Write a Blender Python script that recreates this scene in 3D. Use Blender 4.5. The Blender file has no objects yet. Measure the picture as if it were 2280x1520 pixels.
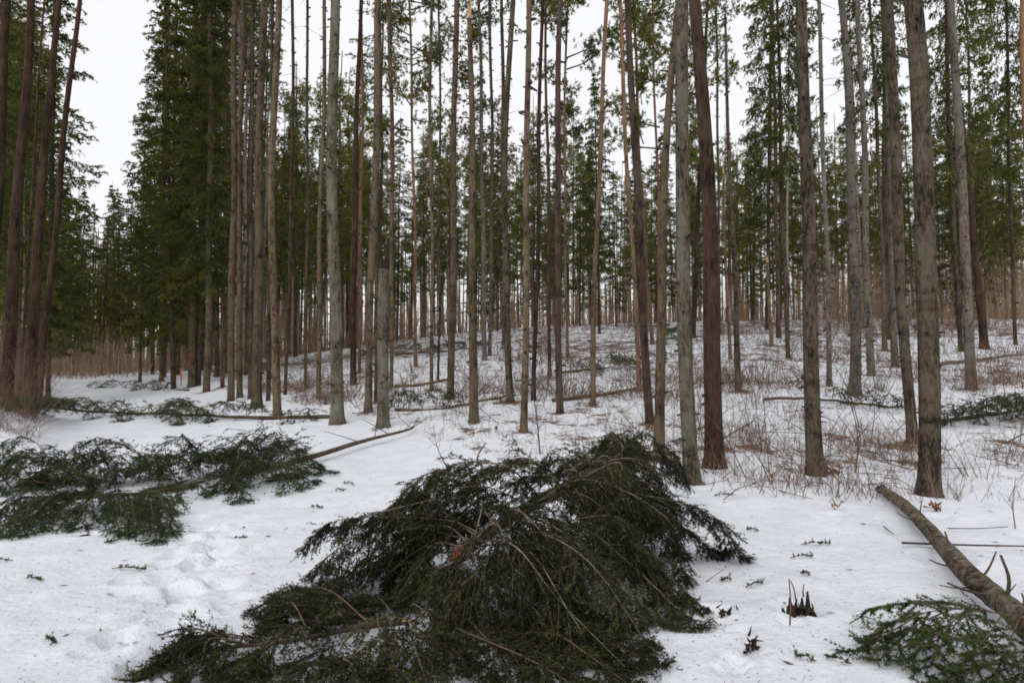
import bpy, math
import numpy as np
from mathutils import Vector
scene = bpy.context.scene
R = math.radians

# ------------------------------------------------------------------ camera
F = 1600.0                                   # focal length in photo pixels (2280 wide)
PITCH = math.atan(70.0 / F)
CAM = np.array([0.0, 0.0, 1.6])
cam_d = bpy.data.cameras.new('camera'); cam = bpy.data.objects.new('camera', cam_d)
scene.collection.objects.link(cam); scene.camera = cam
cam.location = CAM; cam.rotation_euler = (R(90) + PITCH, 0, 0)
cam_d.sensor_width = 36; cam_d.lens = 36 * F / 2280
cam_d.clip_start = 0.05; cam_d.clip_end = 2000
scene.cycles.filter_width = 1.7
scene.cycles.max_bounces = 5; scene.cycles.diffuse_bounces = 3
scene.cycles.transmission_bounces = 3; scene.cycles.glossy_bounces = 2
scene.cycles.use_denoising = True
scene.cycles.use_adaptive_sampling = True; scene.cycles.adaptive_threshold = 0.025

# ------------------------------------------------------------------ overcast sky, soft sun, exposure
SUN_EL, SUN_AZ = R(42), R(205)
w = bpy.data.worlds.new('World'); scene.world = w; w.use_nodes = True
nt = w.node_tree; nt.nodes.clear()
sky = nt.nodes.new('ShaderNodeTexSky'); sky.sky_type = 'NISHITA'; sky.sun_disc = False
sky.sun_elevation = SUN_EL; sky.sun_rotation = SUN_AZ; sky.dust_density = 2.0
cl = nt.nodes.new('ShaderNodeMix'); cl.data_type = 'RGBA'; cl.inputs[0].default_value = 0.93
cl.inputs[7].default_value = (9.5, 9.5, 9.7, 1)          # closed cloud cover
bg = nt.nodes.new('ShaderNodeBackground'); bg.inputs[1].default_value = 0.097
out = nt.nodes.new('ShaderNodeOutputWorld')
nt.links.new(sky.outputs[0], cl.inputs[6]); nt.links.new(cl.outputs[2], bg.inputs[0]); nt.links.new(bg.outputs[0], out.inputs[0])
sun_d = bpy.data.lights.new('sun', 'SUN'); sun_d.energy = 1.4; sun_d.angle = R(50); sun_d.color = (1, 0.96, 0.9)
sun = bpy.data.objects.new('sun', sun_d); scene.collection.objects.link(sun)
sd = Vector((math.sin(SUN_AZ) * math.cos(SUN_EL), math.cos(SUN_AZ) * math.cos(SUN_EL), math.sin(SUN_EL)))
sun.rotation_euler = sd.to_track_quat('Z', 'Y').to_euler()
vs = scene.view_settings
vs.view_transform = 'Standard'; vs.look = 'None'; vs.gamma = 1; vs.use_curve_mapping = False
vs.exposure = 0.15

# ------------------------------------------------------------------ helpers
rng = np.random.default_rng(11)
col = scene.collection
UP = np.array([0, 0, 1.0])

def nrm(v):
    return v / np.maximum(np.linalg.norm(v, axis=-1, keepdims=True), 1e-9)

def smooth(a, b, x):
    t = np.clip((x - a) / (b - a), 0, 1); return t * t * (3 - 2 * t)

_sr = np.random.default_rng(5)
_SN = [(_sr.normal(size=2) * 2.0, _sr.uniform(0, 6.3)) for _ in range(14)]
def sn(x, y, scale):
    r = 0
    for (k, ph) in _SN:
        r = r + np.sin((k[0] * x + k[1] * y) / scale + ph)
    return r / 5.3

PITS = []           # (x, y, depth, radius) trodden or melted hollows in the snow, filled below
def ground0(x, y):
    x = np.asarray(x, float); y = np.asarray(y, float)
    u = np.clip(x / np.maximum(y, 5.0), -1.2, 1.2)
    s = 0.035 + 0.088 * smooth(-0.66, 0.08, u) + 0.028 * np.clip(u, -0.2, 1.0)
    yy = np.clip(y, -40, None)
    d = np.log1p(np.exp(np.clip((yy - 8) / 0.9, -30, 30))) * 0.9
    d = np.where((yy - 8) / 0.9 > 29, yy - 8, d)
    d = np.where(d > 36, 36 + 20 * np.tanh((d - 36) / 40) , d)
    z = s * d
    z = z + 0.75 * smooth(-0.605, -0.74, u) * smooth(9, 17, y)
    z = z + sn(x, y, 3.0) * 0.045 * smooth(3, 14, y) + sn(y + 9, x, 0.9) * 0.012 + sn(x * .9 + 30, y, 7.0) * 0.10 * smooth(9, 20, y)
    z = z + sn(x, y + 40, 0.28) * 0.005 + sn(y, x + 3, 0.11) * 0.0022 + np.maximum(sn(x + 7, y, 0.5), .4) * .012
    return z

def ground(x, y):
    x = np.atleast_1d(np.asarray(x, float)); y = np.atleast_1d(np.asarray(y, float)); z = ground0(x, y)
    if not PITS or y.min() > 10.5: return z
    if x.size < 4000:
        k = PITA[(PITA[:, 0] > x.min() - .6) & (PITA[:, 0] < x.max() + .6) & (PITA[:, 1] > y.min() - .6) & (PITA[:, 1] < y.max() + .6)]
        for (px, py, dp, r) in k:
            q = ((x - px) ** 2 + (y - py) ** 2) / (r * r)
            z = z - dp * np.exp(-q ** 3) + dp * 0.22 * np.exp(-((np.sqrt(q) - 1.35) ** 2) * 9)
        return z
    for (px, py, dp, r) in PITS:
        m = (np.abs(x - px) < r * 3) & (np.abs(y - py) < r * 3)
        q = ((x[m] - px) ** 2 + (y[m] - py) ** 2) / (r * r)
        z[m] += -dp * np.exp(-q ** 3) + dp * 0.22 * np.exp(-((np.sqrt(q) - 1.35) ** 2) * 9)
    return z
def gz(x, y): return float(ground(x, y)[0])

CP, SP = math.cos(PITCH), math.sin(PITCH)
def ray(px, py):
    a = (px - 1140) / F; b = (760 - py) / F
    return np.array([a, CP - b * SP, SP + b * CP])
def at(px, py, Y):                  # the place seen at that pixel, Y metres ahead
    d = ray(px, py); return CAM + d * (Y / d[1])
def hit(px, py, lift=0.0):          # where that pixel meets the snow
    d = ray(px, py); t = TS
    p = CAM + d * t[:, None]
    i = int(np.argmax(p[:, 2] < ground0(p[:, 0], p[:, 1]) + lift))
    if i == 0: i = len(t) - 1
    p = CAM + d * t[i]
    return np.array([p[0], p[1], gz(p[0], p[1]) + lift])
TS = 2.0 * 1.006 ** np.arange(720)

def make_mesh(name, V, T, tint=None, mats=(), mi=None, smooth_sh=False):
    me = bpy.data.meshes.new(name)
    V = np.ascontiguousarray(V, dtype=np.float32); T = np.ascontiguousarray(T, dtype=np.int32)
    n = len(T)
    me.vertices.add(len(V)); me.vertices.foreach_set('co', V.ravel())
    me.loops.add(n * 3); me.loops.foreach_set('vertex_index', T.ravel())
    me.polygons.add(n); me.polygons.foreach_set('loop_start', np.arange(0, n * 3, 3, dtype=np.int32))
    me.polygons.foreach_set('loop_total', np.full(n, 3, dtype=np.int32))
    for m in mats: me.materials.append(m)
    if mi is not None: me.polygons.foreach_set('material_index', np.ascontiguousarray(mi, dtype=np.int32))
    if smooth_sh: me.polygons.foreach_set('use_smooth', np.ones(n, dtype=bool))
    if tint is not None:
        at_ = me.attributes.new('tint', 'FLOAT', 'POINT'); at_.data.foreach_set('value', np.ascontiguousarray(tint, dtype=np.float32))
    me.update(calc_edges=True)
    return me

def obj(name, me, parent=None, loc=None):
    o = bpy.data.objects.new(name, me); col.objects.link(o)
    if parent is not None: o.parent = parent
    if loc is not None: o.location = [float(c) for c in loc]
    return o

def tag(o, label=None, cat=None, group=None, kind=None):
    if label: o['label'] = label
    if cat: o['category'] = cat
    if group: o['group'] = group
    if kind: o['kind'] = kind
    return o

def thing(name, loc, label, cat, group=None):
    o = bpy.data.objects.new(name, None); col.objects.link(o)
    o.empty_display_size = 0.2
    o.location = [float(c) for c in loc]
    return tag(o, label, cat, group)

class MB:                           # collects triangles of one mesh
    def __init__(s): s.V = []; s.T = []; s.t = []; s.m = []; s.n = 0
    def add(s, V, T, tint=0.5, m=0):
        s.V.append(V); s.T.append(T + s.n); s.n += len(V)
        s.t.append(np.broadcast_to(np.asarray(tint, float), (len(V),)).copy()); s.m.append(np.full(len(T), m))
        return s
    def mesh(s, name, mats, sm=False):
        return make_mesh(name, np.concatenate(s.V), np.concatenate(s.T), np.concatenate(s.t), mats, np.concatenate(s.m), sm)

def frames(d):
    d = nrm(d)
    h = np.where(np.abs(d[..., 2:3]) > 0.9, np.array([1.0, 0, 0]), UP)
    e1 = nrm(np.cross(d, h)); return e1, np.cross(d, e1)

def sticks(P0, P1, r0, r1):         # three-sided tapered sticks, many at once
    P0 = np.asarray(P0, float); P1 = np.asarray(P1, float); n = len(P0)
    e1, e2 = frames(P1 - P0)
    a = np.array([0, 2.094, 4.189])
    off = e1[:, None] * np.cos(a)[None, :, None] + e2[:, None] * np.sin(a)[None, :, None]
    r0 = np.broadcast_to(np.asarray(r0, float), (n,)); r1 = np.broadcast_to(np.asarray(r1, float), (n,))
    V = np.concatenate([P0[:, None] + off * r0[:, None, None], P1[:, None] + off * r1[:, None, None]], 1).reshape(-1, 3)
    t = np.array([[0, 1, 4], [0, 4, 3], [1, 2, 5], [1, 5, 4], [2, 0, 3], [2, 3, 5]])
    T = (np.arange(n)[:, None, None] * 6 + t[None]).reshape(-1, 3)
    return V, T

def tube(P, r, sides=10, wob=0.0, rg=None, cap=True):
    P = np.asarray(P, float); n = len(P); r = np.broadcast_to(np.asarray(r, float), (n,))
    d = np.gradient(P, axis=0); e1, e2 = frames(d)
    a = np.linspace(0, 2 * np.pi, sides, endpoint=False)
    rr = np.repeat(r[:, None], sides, 1)
    if wob:
        ph = rg.uniform(0, 6.3, 5); z = np.linspace(0, n * 0.9, n)[:, None]
        rr = rr * (1 + wob * (np.sin(2 * a + ph[0] + z * .35) + .7 * np.sin(3 * a + ph[1] - z * .5) + .6 * np.sin(z * 1.7 + ph[2]) * np.sin(a + ph[3]) + .5 * rg.normal(size=rr.shape)))
    V = P[:, None] + (e1[:, None] * np.cos(a)[None, :, None] + e2[:, None] * np.sin(a)[None, :, None]) * rr[..., None]
    V = V.reshape(-1, 3)
    i = np.arange(n - 1)[:, None] * sides; j = np.arange(sides)[None]; k = (j + 1) % sides
    A, B, C, D = i + j, i + k, i + sides + k, i + sides + j
    T = np.concatenate([np.stack([A, B, C], -1).reshape(-1, 3), np.stack([A, C, D], -1).reshape(-1, 3)])
    if cap:
        c0, c1 = len(V), len(V) + 1
        V = np.concatenate([V, P[:1], P[-1:]])
        j = np.arange(sides); k = (j + 1) % sides
        T = np.concatenate([T, np.stack([k, j, np.full(sides, c0)], -1), np.stack([(n - 1) * sides + j, (n - 1) * sides + k, np.full(sides, c1)], -1)])
    return V, T

def spline(C, n):                   # smooth curve through control points
    C = np.asarray(C, float)
    if len(C) == 2: return C[0] + (C[1] - C[0]) * np.linspace(0, 1, n)[:, None]
    Q = np.concatenate([[2 * C[0] - C[1]], C, [2 * C[-1] - C[-2]]]); m = len(C) - 1
    ts = np.linspace(0, m - 1e-6, n); i = ts.astype(int); t = (ts - i)[:, None]
    p0, p1, p2, p3 = Q[i], Q[i + 1], Q[i + 2], Q[i + 3]
    return 0.5 * (2 * p1 + (p2 - p0) * t + (2 * p0 - 5 * p1 + 4 * p2 - p3) * t ** 2 + (3 * p1 - p0 - 3 * p2 + p3) * t ** 3)

def needles(P0, P1, k, ln, wd, rg, tint):   # k narrow needles round each twig segment
    n = len(P0); d = nrm(P1 - P0); e1, e2 = frames(d)
    t = rg.uniform(0, 1.0, (n, k, 1)); a = rg.uniform(0, 6.283, (n, k, 1))
    b = P0[:, None] + (P1 - P0)[:, None] * t
    rad = e1[:, None] * np.cos(a) + e2[:, None] * np.sin(a)
    dr = nrm(d[:, None] * rg.uniform(.45, .95, (n, k, 1)) + rad * .8)
    sd_ = nrm(np.cross(dr, rg.normal(size=(n, k, 3))))
    L = ln * rg.uniform(.7, 1.2, (n, k, 1))
    V = np.stack([b + sd_ * wd * .5, b - sd_ * wd * .5, b + dr * L], 2).reshape(-1, 3)
    T = np.arange(n * k * 3).reshape(-1, 3)
    tt = np.repeat(tint, k * 3).reshape(n, k, 3) - .14 + .3 * t * rg.random((n, 1, 1))
    return V, T, np.clip(tt, 0, 1).ravel()

def bough(C, rg, spacing=.06, sec=.34, hang=.5, tert=5, tl=.09, start=.12, on_ground=True, side_up=0.0, flat=1.0, taper=.72, lift=.012, sub_n=3):
    """one spruce branch: returns main curve, twig segments (a, b, radius) and needled segments"""
    M = spline(C, 18); seg = np.linalg.norm(np.diff(M, axis=0), axis=1); s = np.r_[0, np.cumsum(seg)]; L = s[-1]
    ns = max(4, int(L / spacing)); t = np.linspace(start, .995, ns); t = t + .02 * np.sin(t * rg.uniform(25, 60) + rg.uniform(0, 6)) + rg.normal(size=ns) * .012; t = np.clip(t, .03, 1)
    B = np.stack([np.interp(t * L, s, M[:, i]) for i in range(3)], -1)
    G = np.gradient(M, axis=0); TG = nrm(np.stack([np.interp(t * L, s, G[:, i]) for i in range(3)], -1))
    lat = nrm(np.cross(TG, UP)) * np.where(np.arange(ns) % 2, 1, -1)[:, None]
    ln = sec * (1.08 - taper * t) * rg.uniform(.55, 1.25, ns) * np.minimum(1, L * 1.2)
    dr = nrm(TG * .75 + lat * (.75 * flat) + UP * (side_up - hang * rg.uniform(-.45, 1.1, (ns, 1))) + rg.normal(size=(ns, 3)) * .16)
    S = [B]
    for q in range(sub_n):
        dr = nrm(dr + UP * (-hang * .42) + rg.normal(size=(ns, 3)) * .1)
        p = S[-1] + dr * (ln / sub_n)[:, None]
        S.append(p)
    S = np.stack(S, 1)                                      # ns, sub+1, 3
    if on_ground:
        g = ground(S[..., 0], S[..., 1]) + lift + rg.uniform(0, .035, S.shape[:2]); S[..., 2] = np.maximum(S[..., 2], g)
    a = S[:, :-1].reshape(-1, 3); b = S[:, 1:].reshape(-1, 3)
    if tert:
        tt = rg.uniform(.15, 1, (ns, tert)); idx = np.minimum((tt * sub_n).astype(int), sub_n - 1); f = (tt * sub_n - idx)[..., None]
        r_ = np.arange(ns)[:, None]
        q0 = S[r_, idx] * (1 - f) + S[r_, idx + 1] * f
        dd = nrm(S[r_, idx + 1] - S[r_, idx])
        la = nrm(np.cross(dd, UP + rg.normal(size=dd.shape) * .35)) * np.where(rg.random((ns, tert, 1)) < .5, -1, 1)
        dv = nrm(dd * .8 + la * .7 - UP * hang * .35 + rg.normal(size=dd.shape) * .15)
        q1 = q0 + dv * (tl * rg.uniform(.6, 1.3, (ns, tert)) * (1.15 - .5 * tt))[..., None]
        if on_ground:
            q1[..., 2] = np.maximum(q1[..., 2], ground(q1[..., 0], q1[..., 1]) + lift + rg.uniform(0, .02, q1.shape[:2]))
        a = np.concatenate([a, q0.reshape(-1, 3)]); b = np.concatenate([b, q1.reshape(-1, 3)])
    k0 = int(len(M) * .55)
    na = np.concatenate([a, M[k0:-1]]); nb = np.concatenate([b, M[k0 + 1:]])
    return M, (S[:, :-1].reshape(-1, 3), S[:, 1:].reshape(-1, 3)), (na, nb)

# ------------------------------------------------------------------ materials
def new_mat(name):
    m = bpy.data.materials.new(name); m.use_nodes = True; t = m.node_tree
    return m, t, t.nodes['Principled BSDF']
def nd(t, typ, **kw):
    n = t.nodes.new(typ)
    for k, v in kw.items(): setattr(n, k, v)
    return n
def ramp(t, stops):
    r = t.nodes.new('ShaderNodeValToRGB'); e = r.color_ramp.elements
    while len(e) < len(stops): e.new(.5)
    for i, (p, c) in enumerate(stops): e[i].position = p; e[i].color = (*c, 1) if len(c) == 3 else c
    return r
def mixc(t, fac, a, b, mode='MIX'):
    m = nd(t, 'ShaderNodeMix', data_type='RGBA', blend_type=mode)
    for s, v in ((0, fac), (6, a), (7, b)):
        if hasattr(v, 'links') or hasattr(v, 'is_linked'): t.links.new(v, m.inputs[s])
        elif s == 0: m.inputs[0].default_value = v
        else: m.inputs[s].default_value = (*v, 1)
    return m.outputs[2]
def noise(t, vec, scale, detail=5, rough=.6):
    n = nd(t, 'ShaderNodeTexNoise'); n.inputs['Scale'].default_value = scale; n.inputs['Detail'].default_value = detail; n.inputs['Roughness'].default_value = rough
    if vec is not None: t.links.new(vec, n.inputs['Vector'])
    return n.outputs[0]
def mapped(t, src, sc):
    m = nd(t, 'ShaderNodeMapping'); m.inputs['Scale'].default_value = sc; t.links.new(src, m.inputs['Vector']); return m.outputs[0]

def bark(name, dark, mid, light, lichen=None, lich_amt=.5, upper=None, up0=3.0, up1=9.0, plate=(7, 7, 1.6), bump=.7, bands=.5):
    m, t, b = new_mat(name); tc = nd(t, 'ShaderNodeTexCoord'); oi = nd(t, 'ShaderNodeObjectInfo')
    va = nd(t, 'ShaderNodeVectorMath', operation='ADD'); t.links.new(tc.outputs['Object'], va.inputs[0])
    sc = nd(t, 'ShaderNodeVectorMath', operation='SCALE'); cx = nd(t, 'ShaderNodeCombineXYZ')
    for i in range(3): t.links.new(oi.outputs['Random'], cx.inputs[i])
    t.links.new(cx.outputs[0], sc.inputs[0]); sc.inputs['Scale'].default_value = 40; t.links.new(sc.outputs[0], va.inputs[1])
    v = va.outputs[0]
    n1 = noise(t, mapped(t, v, plate), 5, 8, .72); nL = noise(t, mapped(t, v, (1, 1, .35)), 5, 4, .6)
    mm = nd(t, 'ShaderNodeMath', operation='MULTIPLY_ADD'); t.links.new(nL, mm.inputs[0]); mm.inputs[1].default_value = .6; mm.inputs[2].default_value = -.3
    sm = nd(t, 'ShaderNodeMath', operation='ADD'); t.links.new(n1, sm.inputs[0]); t.links.new(mm.outputs[0], sm.inputs[1]); n1 = sm.outputs[0]
    c = ramp(t, [(.36, dark), (.5, mid), (.68, light)]); t.links.new(n1, c.inputs[0]); colr = c.outputs[0]
    if upper is not None:
        sep = nd(t, 'ShaderNodeSeparateXYZ'); t.links.new(tc.outputs['Object'], sep.inputs[0])
        mr = nd(t, 'ShaderNodeMapRange'); t.links.new(sep.outputs[2], mr.inputs[0]); mr.inputs[1].default_value = up0; mr.inputs[2].default_value = up1
        cu = ramp(t, [(.3, tuple(x * .55 for x in upper)), (.55, upper), (.8, tuple(min(1, x * 1.35) for x in upper))]); t.links.new(n1, cu.inputs[0])
        colr = mixc(t, mr.outputs[0], colr, cu.outputs[0])
    if lichen is not None:
        n2 = noise(t, mapped(t, v, (1, 1, .45)), 3.2, 7, .62); r2 = ramp(t, [(.56 - lich_amt * .3, (0, 0, 0)), (.72 - lich_amt * .2, (1, 1, 1))]); t.links.new(n2, r2.inputs[0])
        colr = mixc(t, r2.outputs[0], colr, lichen)
    if bands:                                                # old branch whorls leave darker rings
        n3 = noise(t, mapped(t, v, (1.2, 1.2, 9)), .8, 3, .5); r3 = ramp(t, [(.56, (1, 1, 1)), (.76, (1 - bands,) * 3)]); t.links.new(n3, r3.inputs[0])
        colr = mixc(t, 1.0, colr, r3.outputs[0], 'MULTIPLY')
    hv = nd(t, 'ShaderNodeHueSaturation'); t.links.new(colr, hv.inputs['Color'])
    mr2 = nd(t, 'ShaderNodeMapRange'); t.links.new(oi.outputs['Random'], mr2.inputs[0]); mr2.inputs[3].default_value = .66; mr2.inputs[4].default_value = 1.0
    t.links.new(mr2.outputs[0], hv.inputs['Value'])
    t.links.new(hv.outputs[0], b.inputs['Base Color'])
    b.inputs['Roughness'].default_value = .9; b.inputs['Specular IOR Level'].default_value = .15
    bp = nd(t, 'ShaderNodeBump'); bp.inputs['Strength'].default_value = bump; bp.inputs['Distance'].default_value = .02
    t.links.new(n1, bp.inputs['Height']); t.links.new(bp.outputs[0], b.inputs['Normal'])
    return m

def flat_mat(name, c1, c2, scale=20, rough=.85):
    m, t, b = new_mat(name); tc = nd(t, 'ShaderNodeTexCoord'); n = noise(t, tc.outputs['Object'], scale)
    r = ramp(t, [(.3, c1), (.7, c2)]); t.links.new(n, r.inputs[0]); t.links.new(r.outputs[0], b.inputs['Base Color'])
    b.inputs['Roughness'].default_value = rough; b.inputs['Specular IOR Level'].default_value = .2
    return m

def tint_mat(name, stops, rough=.6, trans=0.0, spec=.25, obj_var=.0):
    m, t, b = new_mat(name); a = nd(t, 'ShaderNodeAttribute', attribute_name='tint')
    r = ramp(t, stops); t.links.new(a.outputs['Fac'], r.inputs[0]); c = r.outputs[0]
    if obj_var:
        oi = nd(t, 'ShaderNodeObjectInfo'); hv = nd(t, 'ShaderNodeHueSaturation'); t.links.new(c, hv.inputs['Color'])
        mr = nd(t, 'ShaderNodeMapRange'); t.links.new(oi.outputs['Random'], mr.inputs[0]); mr.inputs[3].default_value = 1 - obj_var; mr.inputs[4].default_value = 1 + obj_var
        t.links.new(mr.outputs[0], hv.inputs['Value'])
        mr = nd(t, 'ShaderNodeMapRange'); t.links.new(oi.outputs['Random'], mr.inputs[0]); mr.inputs[3].default_value = .515; mr.inputs[4].default_value = .485
        t.links.new(mr.outputs[0], hv.inputs['Hue']); c = hv.outputs[0]
    t.links.new(c, b.inputs['Base Color']); b.inputs['Roughness'].default_value = rough; b.inputs['Specular IOR Level'].default_value = spec
    if trans:
        tr = nd(t, 'ShaderNodeBsdfTranslucent'); t.links.new(c, tr.inputs[0]); mx = nd(t, 'ShaderNodeMixShader'); mx.inputs[0].default_value = trans
        o = t.nodes['Material Output']; t.links.new(b.outputs[0], mx.inputs[1]); t.links.new(tr.outputs[0], mx.inputs[2]); t.links.new(mx.outputs[0], o.inputs[0])
    return m

M_SPRUCE = bark('spruce_bark', (.016, .011, .008), (.078, .058, .040), (.135, .105, .076), lichen=(.12, .105, .078), lich_amt=.08, plate=(7, 7, 2.2), bump=1.0, bands=.6)
M_BROWN = bark('warm_spruce_bark', (0.02997, 0.01998, 0.01199), (0.1219, 0.08292, 0.05096), (0.1898, 0.1378, 0.09191), lichen=(0.1399, 0.1199, 0.07793), lich_amt=.2)
M_PINE = bark('pine_bark', (0.01836, 0.01224, 0.009792), (0.0765, 0.04774, 0.0355), (0.1193, 0.08262, 0.06487), upper=(0.1408, 0.07956, 0.04774), up0=7, up1=14, plate=(8, 8, 1.1), bump=1.0, bands=.35, lichen=(0.1035, 0.081, 0.063), lich_amt=.1)
M_REDPINE = bark('red_pine_bark', (0.01242, 0.007099, 0.005324), (0.05546, 0.03017, 0.02085), (0.0843, 0.05102, 0.03727), upper=(0.1021, 0.05324, 0.03106), up0=8, up1=15, plate=(7, 7, 1.0), bump=1.0, bands=.35, lichen=(0.08798, 0.0635, 0.04743), lich_amt=.1)
M_GREY = bark('lichen_grey_bark', (.026, .020, .013), (.105, .088, .062), (.18, .16, .118), lichen=(.165, .158, .115), lich_amt=.3, plate=(6, 6, 2.2), bump=1.0)
M_PALE = bark('pale_spruce_bark', (0.04675, 0.0374, 0.0306), (0.1445, 0.1173, 0.09605), (0.2295, 0.1955, 0.1658), lichen=(0.17, 0.1573, 0.1275), lich_amt=.25, plate=(6, 6, 2.5))
M_ORANGE = bark('orange_pine_bark', (0.06354, 0.03714, 0.02346), (0.1809, 0.1124, 0.07136), (0.2737, 0.1809, 0.1221), upper=(0.303, 0.171, 0.09775), up0=4, up1=9, plate=(6, 6, 1.6), bands=.25)
M_FARPALE = bark('far_pale_bark', (0.154, 0.121, 0.0935), (0.297, 0.242, 0.187), (0.418, 0.352, 0.286), plate=(6, 6, 2.5), bands=.2)  # paler than the near pale bark, used on the far stems
M_LOG = bark('log_bark', (.018, .013, .009), (.14, .108, .076), (.27, .22, .165), lichen=(.24, .25, .19), lich_amt=.05, plate=(4, 4, 4), bump=1.0, bands=0)
M_YLOG = bark('yellow_lichen_bark', (.03, .024, .012), (.13, .105, .05), (.22, .19, .10), lichen=(.19, .18, .08), lich_amt=.3, plate=(5, 5, 5), bump=1.0, bands=0)
M_STUB = flat_mat('dead_twig_wood', (.035, .027, .022), (.085, .065, .052))
M_TWIG = flat_mat('brown_twig_bark', (.07, .045, .032), (.15, .10, .072))
M_GTWIG = flat_mat('greyish_twig_bark', (.09, .065, .05), (.21, .17, .14))
M_RAW = flat_mat('torn_raw_wood', (.36, .22, .11), (.58, .42, .26), 30)
M_ROT = flat_mat('rotten_wood', (.008, .006, .005), (.05, .03, .02), 25)
M_NEEDLE = tint_mat('fresh_spruce_needles', [(0, (.008, .010, .003)), (.45, (.024, .027, .008)), (.8, (.062, .066, .019)), (1, (.12, .10, .04))], trans=.15)
M_NEEDLE2 = tint_mat('green_spruce_needles', [(0, (.014, .022, .008)), (.5, (.036, .052, .017)), (.85, (.082, .105, .034)), (1, (.12, .11, .045))], trans=.2)
M_CROWN = tint_mat('spruce_crown_needles', [(0, (.055, .066, .014)), (.5, (.128, .142, .030)), (1, (.23, .215, .055))], trans=.52, obj_var=.25)
M_CROWNP = tint_mat('pine_crown_needles', [(0, (.07, .09, .018)), (.5, (.16, .175, .038)), (1, (.27, .26, .07))], trans=.55, obj_var=.2)
M_BRUSH = tint_mat('bare_reddish_twigs', [(0, (.055, .036, .026)), (.5, (.15, .09, .06)), (1, (.26, .165, .108))], rough=.8)
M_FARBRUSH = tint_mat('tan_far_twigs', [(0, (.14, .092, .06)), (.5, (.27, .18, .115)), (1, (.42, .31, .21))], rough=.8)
M_LITTER = tint_mat('forest_litter', [(0, (.03, .022, .014)), (.5, (.12, .07, .04)), (.8, (.26, .16, .085)), (1, (.05, .07, .025))], rough=.8)
m, t, b = new_mat('orange_paint'); b.inputs['Base Color'].default_value = (.8, .16, .04, 1); b.inputs['Roughness'].default_value = .5; M_ORG = m
nz = noise(t, None, 14); rr_ = ramp(t, [(.3, (.7, .12, .03)), (.7, (.85, .2, .06))]); t.links.new(nz, rr_.inputs[0]); t.links.new(rr_.outputs[0], b.inputs['Base Color'])

def snow_mat():
    m, t, b = new_mat('old_snow'); tc = nd(t, 'ShaderNodeTexCoord'); v = tc.outputs['Object']
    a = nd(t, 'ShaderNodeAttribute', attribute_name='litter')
    n1 = noise(t, mapped(t, v, (1, .7, 1)), 1.7, 10, .74); n2 = noise(t, v, 16, 5, .7)
    ad = nd(t, 'ShaderNodeMath', operation='ADD'); t.links.new(n1, ad.inputs[0])
    m2 = nd(t, 'ShaderNodeMath', operation='MULTIPLY'); t.links.new(n2, m2.inputs[0]); m2.inputs[1].default_value = .35; t.links.new(m2.outputs[0], ad.inputs[1])
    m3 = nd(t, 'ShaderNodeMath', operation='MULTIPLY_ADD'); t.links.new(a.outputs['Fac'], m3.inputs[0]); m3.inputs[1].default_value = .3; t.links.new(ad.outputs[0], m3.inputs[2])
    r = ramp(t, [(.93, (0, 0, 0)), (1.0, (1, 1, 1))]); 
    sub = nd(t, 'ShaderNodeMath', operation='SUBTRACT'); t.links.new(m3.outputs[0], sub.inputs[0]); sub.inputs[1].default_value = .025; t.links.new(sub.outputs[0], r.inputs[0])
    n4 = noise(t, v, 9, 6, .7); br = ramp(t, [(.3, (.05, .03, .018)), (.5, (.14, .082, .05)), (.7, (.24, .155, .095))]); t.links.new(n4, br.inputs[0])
    n5 = noise(t, v, 2.3, 6); sw = ramp(t, [(.3, (.62, .645, .705)), (.7, (.745, .765, .815))]); t.links.new(n5, sw.inputs[0])
    n6 = noise(t, v, 40, 3, .8); sp = ramp(t, [(.28, (.5, .43, .37)), (.37, (1, 1, 1))]); t.links.new(n6, sp.inputs[0])
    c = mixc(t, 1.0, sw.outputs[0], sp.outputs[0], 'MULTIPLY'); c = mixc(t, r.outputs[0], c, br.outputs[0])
    t.links.new(c, b.inputs['Base Color']); b.inputs['Roughness'].default_value = .7; b.inputs['Specular IOR Level'].default_value = .2
    nb = noise(t, v, 22, 8, .7); nb2 = noise(t, v, 5, 4, .6)
    bp = nd(t, 'ShaderNodeBump'); bp.inputs['Strength'].default_value = .8; bp.inputs['Distance'].default_value = .022; t.links.new(nb, bp.inputs['Height'])
    bp2 = nd(t, 'ShaderNodeBump'); bp2.inputs['Strength'].default_value = .5; bp2.inputs['Distance'].default_value = .07; t.links.new(nb2, bp2.inputs['Height']); t.links.new(bp.outputs[0], bp2.inputs['Normal'])
    t.links.new(bp2.outputs[0], b.inputs['Normal'])
    return m
M_SNOW = snow_mat()

# ------------------------------------------------------------------ the snow-covered ground
_p = []
for (px, py, dp, r) in [(345, 1420, .05, .13), (400, 1385, .06, .14), (335, 1335, .05, .12), (420, 1320, .06, .15), (500, 1300, .06, .12), (370, 1285, .05, .14), (450, 1262, .06, .15), (390, 1240, .05, .12),
                        (480, 1225, .05, .13), (410, 1205, .06, .14), (455, 1180, .05, .13), (425, 1160, .06, .15), (330, 1470, .05, .13), (300, 1500, .05, .12), (520, 1190, .035, .1),
                        (1650, 1478, .07, .085), (1625, 1490, .06, .07), (1672, 1450, .04, .075), (1625, 1402, .05, .05), (1590, 1362, .05, .12), (1618, 1385, .05, .07), (1660, 1405, .04, .05),
                        (1778, 1352, .06, .17), (1765, 1385, .05, .09), (2085, 1150, .03, .13), (1860, 1145, .02, .09), (190, 1190, .05, .1), (2100, 1245, .06, .2), (1530, 1385, .05, .2), (2060, 1210, .05, .18),
                        (760, 1330, .05, .3), (1200, 1420, .05, .3), (850, 1500, .06, .3)]:
    h = hit(px, py); _p.append((h[0], h[1], dp, r))
_r = np.random.default_rng(3)
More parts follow.
